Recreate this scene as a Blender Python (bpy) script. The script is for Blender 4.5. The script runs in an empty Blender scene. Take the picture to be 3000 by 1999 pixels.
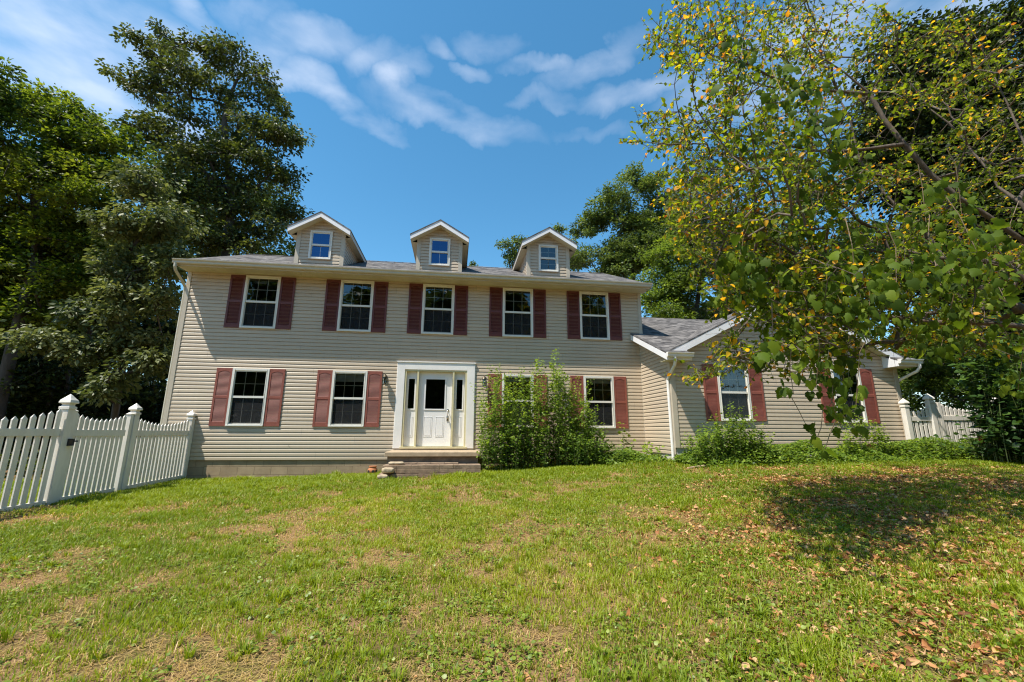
import bpy, math, random
import numpy as np
from mathutils import Vector, Matrix
R_ = math.radians
PI = math.pi
S = bpy.context.scene

# ------------------------------------------------------------------ camera
cam_d = bpy.data.cameras.new("camera"); cam = bpy.data.objects.new("camera", cam_d)
S.collection.objects.link(cam); S.camera = cam
cam_d.sensor_width = 36.0; cam_d.lens = 14.96; cam_d.clip_start = 0.05; cam_d.clip_end = 3000
CP = Vector((7.3152, -12.2223, 0.7406))
cr = Vector((0.99116765, -0.13254418, 0.00432788)); cu = Vector((-0.03188272, -0.20648785, 0.97792958)); cf = Vector((0.12872522, 0.96943015, 0.20888995))
m = Matrix(((cr.x, cu.x, -cf.x, CP.x), (cr.y, cu.y, -cf.y, CP.y), (cr.z, cu.z, -cf.z, CP.z), (0, 0, 0, 1)))
cam.matrix_world = m
S.cycles.filter_width = 1.15
S.render.resolution_x = 1024; S.render.resolution_y = 682

# ------------------------------------------------------------------ sun, sky, exposure
SUN_FROM = Vector((-1.1, -0.6, 2.5)).normalized()
sun_d = bpy.data.lights.new("sun", 'SUN'); sun = bpy.data.objects.new("sun", sun_d); S.collection.objects.link(sun)
sun_d.energy = 5.0; sun_d.angle = R_(0.53); sun_d.color = (1.0, 0.945, 0.85)
sun.rotation_euler = SUN_FROM.to_track_quat('Z', 'Y').to_euler()
S.view_settings.view_transform = 'Standard'; S.view_settings.look = 'None'
S.view_settings.exposure = 0.64; S.view_settings.gamma = 1.0
S.view_settings.use_curve_mapping = False
SKY = 0.138

W = bpy.data.worlds.new("World"); S.world = W; W.use_nodes = True
nt = W.node_tree; nt.nodes.clear()
class N:                                    # tiny node helper
    def __init__(s, tree): s.t = tree
    def __call__(s, kind, ins=None, **kw):
        n = s.t.nodes.new(kind)
        for k, v in kw.items(): setattr(n, k, v)
        for k, v in (ins or {}).items():
            sock = n.inputs[k]
            if hasattr(v, 'is_linked') or hasattr(v, 'links'): s.t.links.new(v, sock)
            else: sock.default_value = v
        return n
    def math(s, op, a, b=None, clamp=False):
        n = s.t.nodes.new('ShaderNodeMath'); n.operation = op; n.use_clamp = clamp
        for i, v in enumerate((a, b)):
            if v is None: continue
            if hasattr(v, 'links'): s.t.links.new(v, n.inputs[i])
            else: n.inputs[i].default_value = v
        return n.outputs[0]
    def ramp(s, fac, stops, interp='LINEAR'):
        n = s.t.nodes.new('ShaderNodeValToRGB'); n.color_ramp.interpolation = interp
        e = n.color_ramp.elements
        while len(e) < len(stops): e.new(0.5)
        for i, (p, c) in enumerate(stops):
            e[i].position = p; e[i].color = (c[0], c[1], c[2], 1)
        s.t.links.new(fac, n.inputs[0]); return n.outputs[0]
    def mix(s, fac, a, b, mode='MIX'):
        n = s.t.nodes.new('ShaderNodeMix'); n.data_type = 'RGBA'; n.blend_type = mode
        for k, v in ((0, fac), (6, a), (7, b)):
            if hasattr(v, 'links'): s.t.links.new(v, n.inputs[k])
            else: n.inputs[k].default_value = v if k == 0 else (v[0], v[1], v[2], 1)
        return n.outputs[2]

w = N(nt)
tc = w('ShaderNodeTexCoord')
sky = w('ShaderNodeTexSky', sky_type='NISHITA', sun_disc=False, sun_elevation=math.asin(SUN_FROM.z), sun_rotation=math.atan2(SUN_FROM.x, SUN_FROM.y), altitude=200, air_density=1.0, dust_density=0.3, ozone_density=2.5)
hs = w('ShaderNodeHueSaturation', {'Saturation': 1.24, 'Hue': 0.484, 'Value': 1.0, 'Color': sky.outputs[0]})
# clouds: soft patches fixed in the sky, broken up by noise (direction, half width, half height, tilt, density)
CL = [((-.628, .564, .536), .20, .085, 15, 1.0), ((-.56, .60, .57), .20, .07, 25, 1.0), ((-.60, .63, .49), .14, .05, 20, 0.9),
      ((-.49, .60, .63), .10, .04, -10, .3), ((-.50, .70, .50), .10, .04, 0, .8)]
def pxdir(x, y):      # viewing direction the cloud was seen in
    v = cf*977.7 + cr*(x-1176.5) - cu*(y-784); return v.normalized()
for x, y, a, b, t, d in [(640,105,.17,.045,22,.85),(455,35,.09,.022,-15,.7),(600,30,.07,.02,20,.55),(760,225,.16,.032,-14,.95),(905,195,.035,.05,0,1.0),(1000,262,.15,.045,-10,.85),(1120,300,.13,.03,-8,.5),(755,125,.03,.025,0,.6),(850,140,.06,.03,30,.6),
                         (1000,112,.045,.02,0,.5),(935,145,.05,.018,0,.5),(1085,158,.05,.018,0,.5),(1130,95,.08,.028,0,.5),(1240,160,.08,.025,-10,.7),(1370,150,.14,.03,14,.65),(1460,212,.13,.028,0,.6),(1250,240,.08,.02,0,.45),(1380,300,.12,.015,0,.3),(210,240,.05,.025,-30,.9),(1900,100,.3,.1,0,.9),(2150,60,.25,.08,10,.9)]:
    v = pxdir(x, y); CL.append(((v.x, v.y, v.z), a, b, t, d*.85))
nz = w('ShaderNodeTexNoise', {'Vector': tc.outputs['Generated'], 'Scale': 7.0, 'Detail': 6.0, 'Roughness': 0.55, 'Distortion': 0.3})
warp = w('ShaderNodeVectorMath', {0: nz.outputs['Color'], 1: (0.5, 0.5, 0.5)}, operation='SUBTRACT')
warp = w('ShaderNodeVectorMath', {0: warp.outputs[0], 1: (0.13, 0.13, 0.13)}, operation='MULTIPLY')
dirv = w('ShaderNodeVectorMath', {0: tc.outputs['Generated'], 1: warp.outputs[0]}, operation='ADD').outputs[0]
acc = None
for c, a, b, t, dn in CL:
    c = Vector(c).normalized(); u = Vector((c.y, -c.x, 0)).normalized(); v = u.cross(c)
    if v.z < 0: v = -v
    ct, st = math.cos(R_(t)), math.sin(R_(t))
    U = (u*ct+v*st)/a; V = (v*ct-u*st)/b
    q = w('ShaderNodeVectorMath', {0: dirv, 1: tuple(c)}, operation='SUBTRACT').outputs[0]
    d1 = w('ShaderNodeVectorMath', {0: q, 1: tuple(U)}, operation='DOT_PRODUCT').outputs['Value']
    d2 = w('ShaderNodeVectorMath', {0: q, 1: tuple(V)}, operation='DOT_PRODUCT').outputs['Value']
    r2 = w.math('ADD', w.math('MULTIPLY', d1, d1), w.math('MULTIPLY', d2, d2))
    g = w.math('MULTIPLY', w.math('SUBTRACT', 1.0, w.math('MULTIPLY', r2, 1.0), True), dn)
    acc = g if acc is None else w.math('MAXIMUM', acc, g)
nz2 = w('ShaderNodeTexNoise', {'Vector': w('ShaderNodeMapping', {'Vector': tc.outputs['Generated'], 'Scale': (1, 1, 2.6)}).outputs[0], 'Scale': 8.0, 'Detail': 5.0, 'Roughness': 0.5})
cm = w.math('MULTIPLY', acc, w.math('ADD', w.math('MULTIPLY', nz2.outputs['Fac'], 2.6), -0.68), True)
cm = w.math('MULTIPLY', cm, 0.52)
CLOUD_C = w.mix(cm, hs.outputs[0], (5.2, 5.5, 6.2))
bg = w('ShaderNodeBackground', {'Color': CLOUD_C, 'Strength': SKY})
wo = w('ShaderNodeOutputWorld', {'Surface': bg.outputs[0]})

# ------------------------------------------------------------------ materials
def mat(name):
    mt = bpy.data.materials.new(name); mt.use_nodes = True; t = mt.node_tree; t.nodes.clear()
    n = N(t); return mt, n
def finish(n, shader, bump=None):
    n('ShaderNodeOutputMaterial', {'Surface': shader})
def bumpnode(n, h, strength, dist):
    return n('ShaderNodeBump', {'Height': h, 'Strength': strength, 'Distance': dist}).outputs[0]
def simple(name, col, rough=.5, spec=.5, metal=0, nscale=0, nvar=.12, bump=0, bscale=40):
    mt, n = mat(name); co = n('ShaderNodeTexCoord').outputs['Object']
    base = (col[0], col[1], col[2])
    c = None
    ins = {'Roughness': rough, 'Metallic': metal, 'Specular IOR Level': spec}
    if nscale:
        a = n('ShaderNodeTexNoise', {'Vector': co, 'Scale': nscale, 'Detail': 6.0, 'Roughness': .65}).outputs['Fac']
        c = n.ramp(a, [(.3, [x*(1-nvar) for x in base]), (.7, [min(1, x*(1+nvar)) for x in base])]); ins['Base Color'] = c
    else: ins['Base Color'] = (*base, 1)
    if bump:
        b = n('ShaderNodeTexNoise', {'Vector': co, 'Scale': bscale, 'Detail': 4.0}).outputs['Fac']
        ins['Normal'] = bumpnode(n, b, 1.0, bump)
    p = n('ShaderNodeBsdfPrincipled', ins); finish(n, p.outputs[0]); return mt
def siding_mat(name, col):
    mt, n = mat(name); co = n('ShaderNodeTexCoord').outputs['Object']
    big = n('ShaderNodeTexNoise', {'Vector': co, 'Scale': .7, 'Detail': 5.0, 'Roughness': .6}).outputs['Fac']
    streak = n('ShaderNodeTexNoise', {'Vector': n('ShaderNodeMapping', {'Vector': co, 'Scale': (14, 14, .7)}).outputs[0], 'Scale': 1.0, 'Detail': 5.0}).outputs['Fac']
    # each board has a slightly different tone
    bx = n('ShaderNodeSeparateXYZ', {0: co})
    row = n.math('FLOOR', n.math('MULTIPLY', bx.outputs[2], 1/.2032)); seg = n.math('FLOOR', n.math('ADD', n.math('MULTIPLY', bx.outputs[0], .27), n.math('MULTIPLY', row, .37)))
    wn = n('ShaderNodeTexWhiteNoise', {'Vector': n('ShaderNodeCombineXYZ', {0: row, 1: seg}).outputs[0]}, noise_dimensions='3D').outputs['Value']
    f = n.math('ADD', n.math('MULTIPLY', big, .5), n.math('ADD', n.math('MULTIPLY', streak, .3), n.math('MULTIPLY', wn, .2)))
    c = n.ramp(f, [(.3, [x*.90 for x in col]), (.7, [x*1.06 for x in col])])
    dirt = n.ramp(n('ShaderNodeTexNoise', {'Vector': co, 'Scale': 3.1, 'Detail': 8.0, 'Roughness': .75}).outputs['Fac'], [(.60, (0, 0, 0)), (.8, (1, 1, 1))])
    c = n.mix(n.math('MULTIPLY', dirt, .25), c, (.36, .33, .24))
    fx = n.math('FRACT', n.math('ADD', n.math('MULTIPLY', bx.outputs[0], .27), n.math('MULTIPLY', row, .37)))
    seam = n.math('LESS_THAN', fx, .0016)                       # overlap joints between boards
    c = n.mix(n.math('MULTIPLY', seam, .55), c, (.12, .10, .08))
    lowd = n.math('MULTIPLY', n.math('SUBTRACT', 1.0, n.math('MULTIPLY', bx.outputs[2], 1.4), True), big)
    c = n.mix(n.math('MULTIPLY', lowd, .5), c, (.26, .24, .15))
    p = n('ShaderNodeBsdfPrincipled', {'Base Color': c, 'Roughness': .42, 'Specular IOR Level': .4, 'Normal': bumpnode(n, streak, .12, .001)})
    finish(n, p.outputs[0]); return mt
M = {}
M['siding'] = siding_mat('siding', (.55, .445, .325))
M['trim'] = simple('corner_trim', (.50, .43, .33), .45, nscale=3, nvar=.08)
M['white'] = simple('white_vinyl', (.82, .785, .74), .38, nscale=4, nvar=.05, bump=.0006)
mt, n = mat('fence_vinyl'); gp0 = n('ShaderNodeNewGeometry').outputs['Position']
f1_ = n('ShaderNodeTexNoise', {'Vector': n('ShaderNodeMapping', {'Vector': gp0, 'Scale': (6, 6, 2)}).outputs[0], 'Scale': 1.0, 'Detail': 7.0, 'Roughness': .7}).outputs['Fac']
c = n.ramp(f1_, [(.3, (.68, .625, .54)), (.6, (.79, .735, .65))])
lz = n.math('MULTIPLY', n.math('SUBTRACT', -.22, n('ShaderNodeSeparateXYZ', {0: gp0}).outputs[2]), 2.6, True)
gr_ = n.math('MULTIPLY', lz, n.ramp(f1_, [(.38, (0, 0, 0)), (.65, (1, 1, 1))]), True)
c = n.mix(n.math('MULTIPLY', gr_, .7), c, (.30, .31, .17))
finish(n, n('ShaderNodeBsdfPrincipled', {'Base Color': c, 'Roughness': .4, 'Specular IOR Level': .4}).outputs[0]); M['whitepost'] = mt
M['frame'] = simple('window_vinyl', (.74, .71, .64), .4, nscale=3, nvar=.05)
M['cream'] = simple('door_jamb', (.62, .55, .33), .5, nscale=6, nvar=.1)
M['soffit'] = simple('soffit', (.58, .52, .36), .5, nscale=3, nvar=.06)
M['gutter'] = simple('gutter', (.54, .49, .38), .35, nscale=4, nvar=.08)
M['fascia'] = simple('fascia', (.80, .78, .78), .4, nscale=4, nvar=.05)
M['door'] = simple('door_paint', (.80, .78, .76), .4, nscale=2, nvar=.03)
M['shutter_up'] = simple('shaded_maroon_shutter', (.13, .030, .023), .5, nscale=9, nvar=.16, bump=.0006, bscale=60)  # upstairs copy: shade under the eave put into the darker maroon
M['shutter'] = simple('faded_lit_shutter', (.26, .073, .048), .6, nscale=9, nvar=.16, bump=.0006, bscale=60)  # lower copy: faded paint, with sunlight also put into the colour
M['brass'] = simple('aged_bronze', (.10, .085, .06), .35, metal=.9)
M['nickel'] = simple('nickel', (.5, .47, .42), .25, metal=1)
M['black'] = simple('black_iron', (.02, .02, .02), .45)
M['terracotta'] = simple('terracotta', (.45, .17, .07), .8, nscale=12, nvar=.2, bump=.002)
M['stone'] = simple('field_stone', (.42, .33, .22), .85, nscale=8, nvar=.35, bump=.012, bscale=14)
M['slab'] = simple('concrete', (.38, .285, .185), .85, nscale=5, nvar=.22, bump=.003, bscale=60)
M['darkconc'] = simple('dark_concrete', (.19, .14, .10), .85, nscale=3, nvar=.5, bump=.003)  # darker, blotchier concrete for the stoop base
M['parging'] = simple('parging', (.55, .53, .47), .8, nscale=5, nvar=.15, bump=.002)
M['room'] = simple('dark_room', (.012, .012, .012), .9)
M['blind'] = simple('window_blind', (.55, .54, .48), .7)
M['curtain'] = simple('green_curtain', (.16, .20, .15), .8, nscale=5, nvar=.15)
M['board'] = simple('old_board', (.42, .30, .2), .8, nscale=9, nvar=.3)
M['brownplate'] = simple('rusty_metal', (.22, .08, .035), .7, nscale=10, nvar=.4)
M['petal'] = simple('red_petal', (.30, .01, .035), .5); M['petal_y'] = simple('yellow_throat', (.8, .45, .03), .5)

def glass(name, tint, rough=0.0, refl=1.0, refl_tint=(.9, .93, .97)):
    mt, n = mat(name)
    wv = n('ShaderNodeTexNoise', {'Vector': n('ShaderNodeNewGeometry').outputs['Position'], 'Scale': 1.7, 'Detail': 1.0}).outputs['Fac']
    g = n('ShaderNodeBsdfGlossy', {'Normal': bumpnode(n, wv, .35, .02), 'Color': (*refl_tint, 1), 'Roughness': rough}); t = n('ShaderNodeBsdfTransparent', {'Color': (*tint, 1)})
    fr = n('ShaderNodeFresnel', {'IOR': 1.6}).outputs[0]
    fac = n.math('MULTIPLY', n.math('ADD', fr, .03), refl, True)
    mx = n('ShaderNodeMixShader', {0: fac, 1: t.outputs[0], 2: g.outputs[0]}); finish(n, mx.outputs[0]); return mt
M['glass'] = glass('glass', (.75, .8, .78), .01, 1.25)
M['skyglass'] = glass('sky_tinted_glass', (.25, .3, .35), .01, 3.6, (.13, .27, .52))  # dormer panes: deep blue of the reflected sky put into the gloss colour
mt, n = mat('insect_screen')
t = n('ShaderNodeBsdfTransparent', {'Color': (1, 1, 1, 1)}); d = n('ShaderNodeBsdfPrincipled', {'Base Color': (.010, .011, .012, 1), 'Roughness': .8})
finish(n, n('ShaderNodeMixShader', {0: .6, 1: t.outputs[0], 2: d.outputs[0]}).outputs[0]); M['screen'] = mt

def shingles(name, c1, c2, c3):
    mt, n = mat(name); uv = n('ShaderNodeTexCoord').outputs['UV']
    br = n('ShaderNodeTexBrick', {'Vector': uv, 'Color1': (1, 1, 1, 1), 'Color2': (0, 0, 0, 1), 'Mortar': (.5, .5, .5, 1), 'Scale': 1.0, 'Mortar Size': .006, 'Mortar Smooth': .3, 'Bias': 0.0, 'Brick Width': .17, 'Row Height': .135}, offset=.41, squash=1.0)
    br2 = n('ShaderNodeTexBrick', {'Vector': n('ShaderNodeMapping', {'Vector': uv, 'Location': (.37, 0, 0)}).outputs[0], 'Color1': (1, 1, 1, 1), 'Color2': (0, 0, 0, 1), 'Mortar': (.5, .5, .5, 1), 'Scale': 1.0, 'Mortar Size': .0, 'Brick Width': .29, 'Row Height': .135}, offset=.63)
    a = n.math('ADD', n.math('MULTIPLY', br.outputs['Color'], .5), n.math('MULTIPLY', br2.outputs['Color'], .5))
    c = n.ramp(a, [(.1, c1), (.5, c2), (.9, c3)])
    fine = n('ShaderNodeTexNoise', {'Vector': uv, 'Scale': 55.0, 'Detail': 4.0}).outputs['Fac']
    c = n.mix(.55, c, n.ramp(fine, [(.3, (.35, .35, .35)), (.7, (1, 1, 1))]), 'MULTIPLY')
    y = n('ShaderNodeSeparateXYZ', {0: uv}).outputs[1]
    fr = n.math('FRACT', n.math('MULTIPLY', y, 1/.135))
    line = n.ramp(fr, [(.0, (.25, .25, .25)), (.14, (1, 1, 1))])
    c = n.mix(1.0, c, line, 'MULTIPLY')
    h = n.math('ADD', n.math('MULTIPLY', n.math('SUBTRACT', 1.0, fr), .8), n.math('ADD', n.math('MULTIPLY', br.outputs['Fac'], -.4), n.math('MULTIPLY', fine, .3)))
    p = n('ShaderNodeBsdfPrincipled', {'Base Color': c, 'Roughness': .9, 'Specular IOR Level': .2, 'Normal': bumpnode(n, h, .8, .012)})
    finish(n, p.outputs[0]); return mt
M['roof'] = shingles('shingles', (.055, .052, .052), (.14, .13, .125), (.27, .25, .235))

def bricks(name, c1, c2, mortar, bw, rh, ms, off=.5, rough=.9, zoff=0):
    mt, n = mat(name); uv = n('ShaderNodeMapping', {'Vector': n('ShaderNodeTexCoord').outputs['UV'], 'Location': (0, zoff, 0)}).outputs[0]
    br = n('ShaderNodeTexBrick', {'Vector': uv, 'Color1': (*c1, 1), 'Color2': (*c2, 1), 'Mortar': (*mortar, 1), 'Scale': 1.0, 'Mortar Size': ms, 'Mortar Smooth': .3, 'Brick Width': bw, 'Row Height': rh}, offset=off)
    st = n('ShaderNodeTexNoise', {'Vector': uv, 'Scale': 3.0, 'Detail': 8.0, 'Roughness': .7}).outputs['Fac']
    fi = n('ShaderNodeTexNoise', {'Vector': uv, 'Scale': 60.0, 'Detail': 3.0}).outputs['Fac']
    c = n.mix(.9, br.outputs['Color'], n.ramp(st, [(.25, (.62, .60, .56)), (.7, (1, 1, 1))]), 'MULTIPLY')
    h = n.math('ADD', n.math('MULTIPLY', br.outputs['Fac'], -1.0), n.math('MULTIPLY', fi, .35))
    p = n('ShaderNodeBsdfPrincipled', {'Base Color': c, 'Roughness': rough, 'Normal': bumpnode(n, h, .7, .008)}); finish(n, p.outputs[0]); return mt
M['block'] = bricks('concrete_block', (.44, .33, .21), (.36, .27, .17), (.27, .20, .125), .406, .203, .007, zoff=-.0299)
M['pavers'] = simple('paver', (.235, .165, .11), .85, nscale=6, nvar=.4, bump=.004, bscale=50)

def bark(name, a, b, sc=6):
    mt, n = mat(name); co = n('ShaderNodeTexCoord').outputs['Object']
    f = n('ShaderNodeTexNoise', {'Vector': n('ShaderNodeMapping', {'Vector': co, 'Scale': (sc, sc, sc*.25)}).outputs[0], 'Scale': 1.0, 'Detail': 7.0, 'Roughness': .7}).outputs['Fac']
    p = n('ShaderNodeBsdfPrincipled', {'Base Color': n.ramp(f, [(.3, a), (.7, b)]), 'Roughness': .85, 'Normal': bumpnode(n, f, .8, .02)}); finish(n, p.outputs[0]); return mt
M['bark'] = bark('bark', (.028, .022, .017), (.095, .08, .062))
M['bark2'] = bark('smooth_bark', (.05, .036, .026), (.17, .13, .095), 14)
M['stem'] = simple('green_stem', (.10, .13, .035), .6)
M['drystem'] = simple('dry_stem', (.22, .16, .09), .7)

def leafmat(name, stops, rough=.55, trans=.35, tcol=1.7, spec=.25):
    mt, n = mat(name)
    f = n('ShaderNodeAttribute', attribute_name='tint').outputs['Fac']
    c = n.ramp(f, stops)
    p = n('ShaderNodeBsdfPrincipled', {'Base Color': c, 'Roughness': rough, 'Specular IOR Level': spec})
    tr = n('ShaderNodeBsdfTranslucent', {'Color': n.mix(1.0, c, (tcol*1.15, tcol*1.1, tcol*.55), 'MULTIPLY')})
    finish(n, n('ShaderNodeMixShader', {0: trans, 1: p.outputs[0], 2: tr.outputs[0]}).outputs[0]); return mt
M['lf_oak'] = leafmat('oak_leaf', [(0, (.028, .042, .008)), (.55, (.070, .092, .018)), (1, (.16, .18, .05))], .5, .3, spec=.35)
M['lf_maple'] = leafmat('maple_leaf', [(0, (.022, .040, .006)), (.5, (.075, .115, .012)), (1, (.19, .23, .024))], .5, .4)
M['lf_chest'] = leafmat('chestnut_leaf', [(0, (.035, .052, .014)), (.5, (.085, .11, .034)), (1, (.18, .20, .08))], .5, .3, spec=.35)
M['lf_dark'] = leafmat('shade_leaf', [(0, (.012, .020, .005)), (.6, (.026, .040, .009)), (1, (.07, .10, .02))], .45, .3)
M['lf_poplar'] = leafmat('poplar_leaf', [(0, (.04, .06, .014)), (.5, (.095, .14, .032)), (1, (.19, .24, .07))], .4, .35)
M['lf_bright'] = leafmat('bright_leaf', [(0, (.06, .09, .015)), (.5, (.12, .18, .028)), (1, (.22, .29, .05))], .5, .45)
M['lf_pine'] = leafmat('pine_needle', [(0, (.02, .035, .012)), (1, (.06, .09, .03))], .5, .1)
M['lf_near'] = leafmat('birch_leaf', [(0, (.040, .065, .008)), (.35, (.105, .145, .009)), (.70, (.24, .275, .014)), (.80, (.50, .36, .02)), (.92, (.62, .32, .02)), (1, (.45, .14, .02))], .5, .5, 1.9)
M['lf_vine'] = leafmat('vine_leaf', [(0, (.04, .072, .008)), (.5, (.090, .145, .012)), (1, (.20, .26, .022))], .6, .45, spec=.15)
M['lf_bush'] = leafmat('bush_leaf', [(0, (.04, .075, .012)), (.5, (.11, .185, .022)), (1, (.25, .33, .045))], .45, .4)
M['lf_big'] = leafmat('mulberry_leaf', [(0, (.022, .045, .015)), (.5, (.04, .085, .022)), (1, (.10, .17, .03))], .35, .3)
M['grass'] = leafmat('grass', [(0, (.085, .150, .004)), (.45, (.205, .275, .006)), (.70, (.34, .375, .014)), (.80, (.42, .29, .10)), (1, (.60, .42, .20))], .5, .35, 1.4, .4)
M['clover'] = leafmat('weed_leaf', [(0, (.07, .125, .008)), (.5, (.165, .23, .018)), (1, (.30, .36, .055))], .45, .35, 1.4, .5)
M['fallen'] = leafmat('fallen_leaf', [(0, (.12, .045, .018)), (.3, (.34, .135, .045)), (.6, (.50, .25, .10)), (.85, (.58, .37, .20)), (1, (.68, .33, .02))], .6, .15, 1.1, .3)

mt, n = mat('lawn_soil'); co = n('ShaderNodeTexCoord').outputs['Object']
a = n('ShaderNodeTexNoise', {'Vector': co, 'Scale': .9, 'Detail': 8.0, 'Roughness': .65}).outputs['Fac']
b = n('ShaderNodeTexNoise', {'Vector': co, 'Scale': 45.0, 'Detail': 6.0, 'Roughness': .7}).outputs['Fac']
c = n.ramp(a, [(.35, (.13, .13, .035)), (.5, (.25, .17, .08)), (.62, (.36, .22, .125))])
c = n.mix(.8, c, n.ramp(b, [(.3, (.35, .33, .30)), (.7, (1.1, 1.08, 1.0))]), 'MULTIPLY')
finish(n, n('ShaderNodeBsdfPrincipled', {'Base Color': c, 'Roughness': .95, 'Specular IOR Level': .1, 'Normal': bumpnode(n, b, .9, .03)}).outputs[0]); M['soil'] = mt

# ------------------------------------------------------------------ mesh helpers
COL = S.collection
class MB:
    def __init__(s): s.v = []; s.f = []
    def quad(s, *p):
        i = len(s.v); s.v += [tuple(q) for q in p]; s.f.append(tuple(range(i, i+len(p)))); return s
    def box(s, x0, x1, y0, y1, z0, z1, mtx=None):
        i = len(s.v); P = [(x, y, z) for z in (z0, z1) for y in (y0, y1) for x in (x0, x1)]
        if mtx is not None: P = [tuple(mtx @ Vector(p)) for p in P]
        s.v += P
        s.f += [tuple(i+k for k in f) for f in ((0, 2, 3, 1), (4, 5, 7, 6), (0, 1, 5, 4), (2, 6, 7, 3), (0, 4, 6, 2), (1, 3, 7, 5))]; return s
    def prism(s, poly, d):                       # poly: 3D points, extruded by vector d
        i = len(s.v); k = len(poly); d = Vector(d)
        s.v += [tuple(p) for p in poly] + [tuple(Vector(p)+d) for p in poly]
        s.f.append(tuple(range(i, i+k))); s.f.append(tuple(range(i+2*k-1, i+k-1, -1)))
        for j in range(k): s.f.append((i+j, i+k+j, i+k+(j+1) % k, i+(j+1) % k))
        return s
    def tube(s, pts, rad, n=8, cap=True):
        pts = [Vector(p) for p in pts]; rings = []
        if not isinstance(rad, (list, tuple)): rad = [rad]*len(pts)
        for j, p in enumerate(pts):
            t = (pts[min(j+1, len(pts)-1)]-pts[max(j-1, 0)]).normalized()
            a = t.cross(Vector((.13, .27, .95))).normalized()
            if a.length < .1: a = Vector((1, 0, 0))
            b = t.cross(a); i = len(s.v); rings.append(i)
            for k in range(n):
                an = 2*PI*k/n; s.v.append(tuple(p+(a*math.cos(an)+b*math.sin(an))*rad[j]))
        for j in range(len(pts)-1):
            for k in range(n):
                s.f.append((rings[j]+k, rings[j]+(k+1) % n, rings[j+1]+(k+1) % n, rings[j+1]+k))
        if cap: s.f.append(tuple(rings[0]+k for k in range(n))[::-1]); s.f.append(tuple(rings[-1]+k for k in range(n)))
        return s
    def lathe(s, prof, n=20, c=(0, 0, 0), sq=False):       # prof: (r, z) list; sq = square section
        i = len(s.v)
        if sq: n = 4
        for r, z in prof:
            for k in range(n):
                an = 2*PI*k/n+(PI/4 if sq else 0); rr = r*(math.sqrt(2) if sq else 1)
                s.v.append((c[0]+rr*math.cos(an), c[1]+rr*math.sin(an), c[2]+z))
        for j in range(len(prof)-1):
            for k in range(n): s.f.append((i+j*n+k, i+j*n+(k+1) % n, i+(j+1)*n+(k+1) % n, i+(j+1)*n+k))
        s.f.append(tuple(i+k for k in range(n))[::-1]); s.f.append(tuple(i+(len(prof)-1)*n+k for k in range(n))); return s
    def mesh(s, name, m, uv=False, smooth=False):
        me = bpy.data.meshes.new(name); me.from_pydata(s.v, [], s.f); me.materials.append(m)
        if uv:
            ul = me.uv_layers.new(name='UVMap'); me.update()
            for p in me.polygons:
                nn = p.normal; up = Vector((0, 0, 1))-nn*nn.z
                up = Vector((0, 1, 0)) if up.length < .05 else up.normalized()
                u = up.cross(nn)
                if abs(u.x) > abs(u.y):
                    if u.x < 0: u = -u
                elif u.y < 0: u = -u
                for li in p.loop_indices:
                    q = me.vertices[me.loops[li].vertex_index].co; ul.data[li].uv = (q.dot(u), q.dot(up))
        if smooth:
            for p in me.polygons: p.use_smooth = True
        return me
    def build(s, name, m, parent=None, loc=(0, 0, 0), uv=False, smooth=False, bevel=0):
        o = bpy.data.objects.new(name, s.mesh(name, m, uv, smooth)); COL.objects.link(o); o.location = loc
        if parent is not None: o.parent = parent
        if bevel:
            b = o.modifiers.new('bevel', 'BEVEL'); b.width = bevel; b.segments = 2; b.limit_method = 'ANGLE'
        return o
def tag(o, label=None, cat=None, group=None, kind=None):
    if label: o['label'] = label
    if cat: o['category'] = cat
    if group: o['group'] = group
    if kind: o['kind'] = kind
    return o
def thing(name, label, cat, loc=(0, 0, 0), rz=0, group=None):
    o = bpy.data.objects.new(name, None); COL.objects.link(o); o.location = loc; o.rotation_euler.z = rz
    o.empty_display_size = .3
    return tag(o, label, cat, group)
def copy_tree(o, parent=None):
    c = o.copy(); COL.objects.link(c); c.parent = parent
    for ch in list(o.children): copy_tree(ch, c)
    return c
def np_mesh(name, m, verts, faces_flat, face_len, parent=None, tint=None, loc=(0, 0, 0), smooth=False):
    me = bpy.data.meshes.new(name); nv = len(verts); nf = len(face_len)
    me.vertices.add(nv); me.vertices.foreach_set('co', np.asarray(verts, np.float32).ravel())
    me.loops.add(len(faces_flat)); me.loops.foreach_set('vertex_index', np.asarray(faces_flat, np.int32))
    ls = np.concatenate([[0], np.cumsum(face_len)[:-1]]).astype(np.int32)
    me.polygons.add(nf); me.polygons.foreach_set('loop_start', ls); me.polygons.foreach_set('loop_total', np.asarray(face_len, np.int32))
    if smooth: me.polygons.foreach_set('use_smooth', np.ones(nf, bool))
    me.update(calc_edges=True); me.validate()
    if tint is not None:
        at = me.attributes.new('tint', 'FLOAT', 'FACE'); at.data.foreach_set('value', np.asarray(tint, np.float32))
    me.materials.append(m)
    o = bpy.data.objects.new(name, me); COL.objects.link(o); o.location = loc
    if parent is not None: o.parent = parent
    return o
rng = np.random.default_rng(7)
def vnoise(x, y, scale, seed):
    r = np.random.default_rng(seed); G = r.random((64, 64)); x = np.asarray(x)*scale+100; y = np.asarray(y)*scale+100
    xi = np.floor(x).astype(int); yi = np.floor(y).astype(int); fx = x-xi; fy = y-yi
    fx = fx*fx*(3-2*fx); fy = fy*fy*(3-2*fy); g = lambda a, b: G[a % 64, b % 64]
    return (g(xi, yi)*(1-fx)+g(xi+1, yi)*fx)*(1-fy)+(g(xi, yi+1)*(1-fx)+g(xi+1, yi+1)*fx)*fy
def fbm(x, y, s, seed, o=4): return sum(vnoise(x, y, s*2**k, seed+k)*.5**k for k in range(o))/sum(.5**k for k in range(o))

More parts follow.
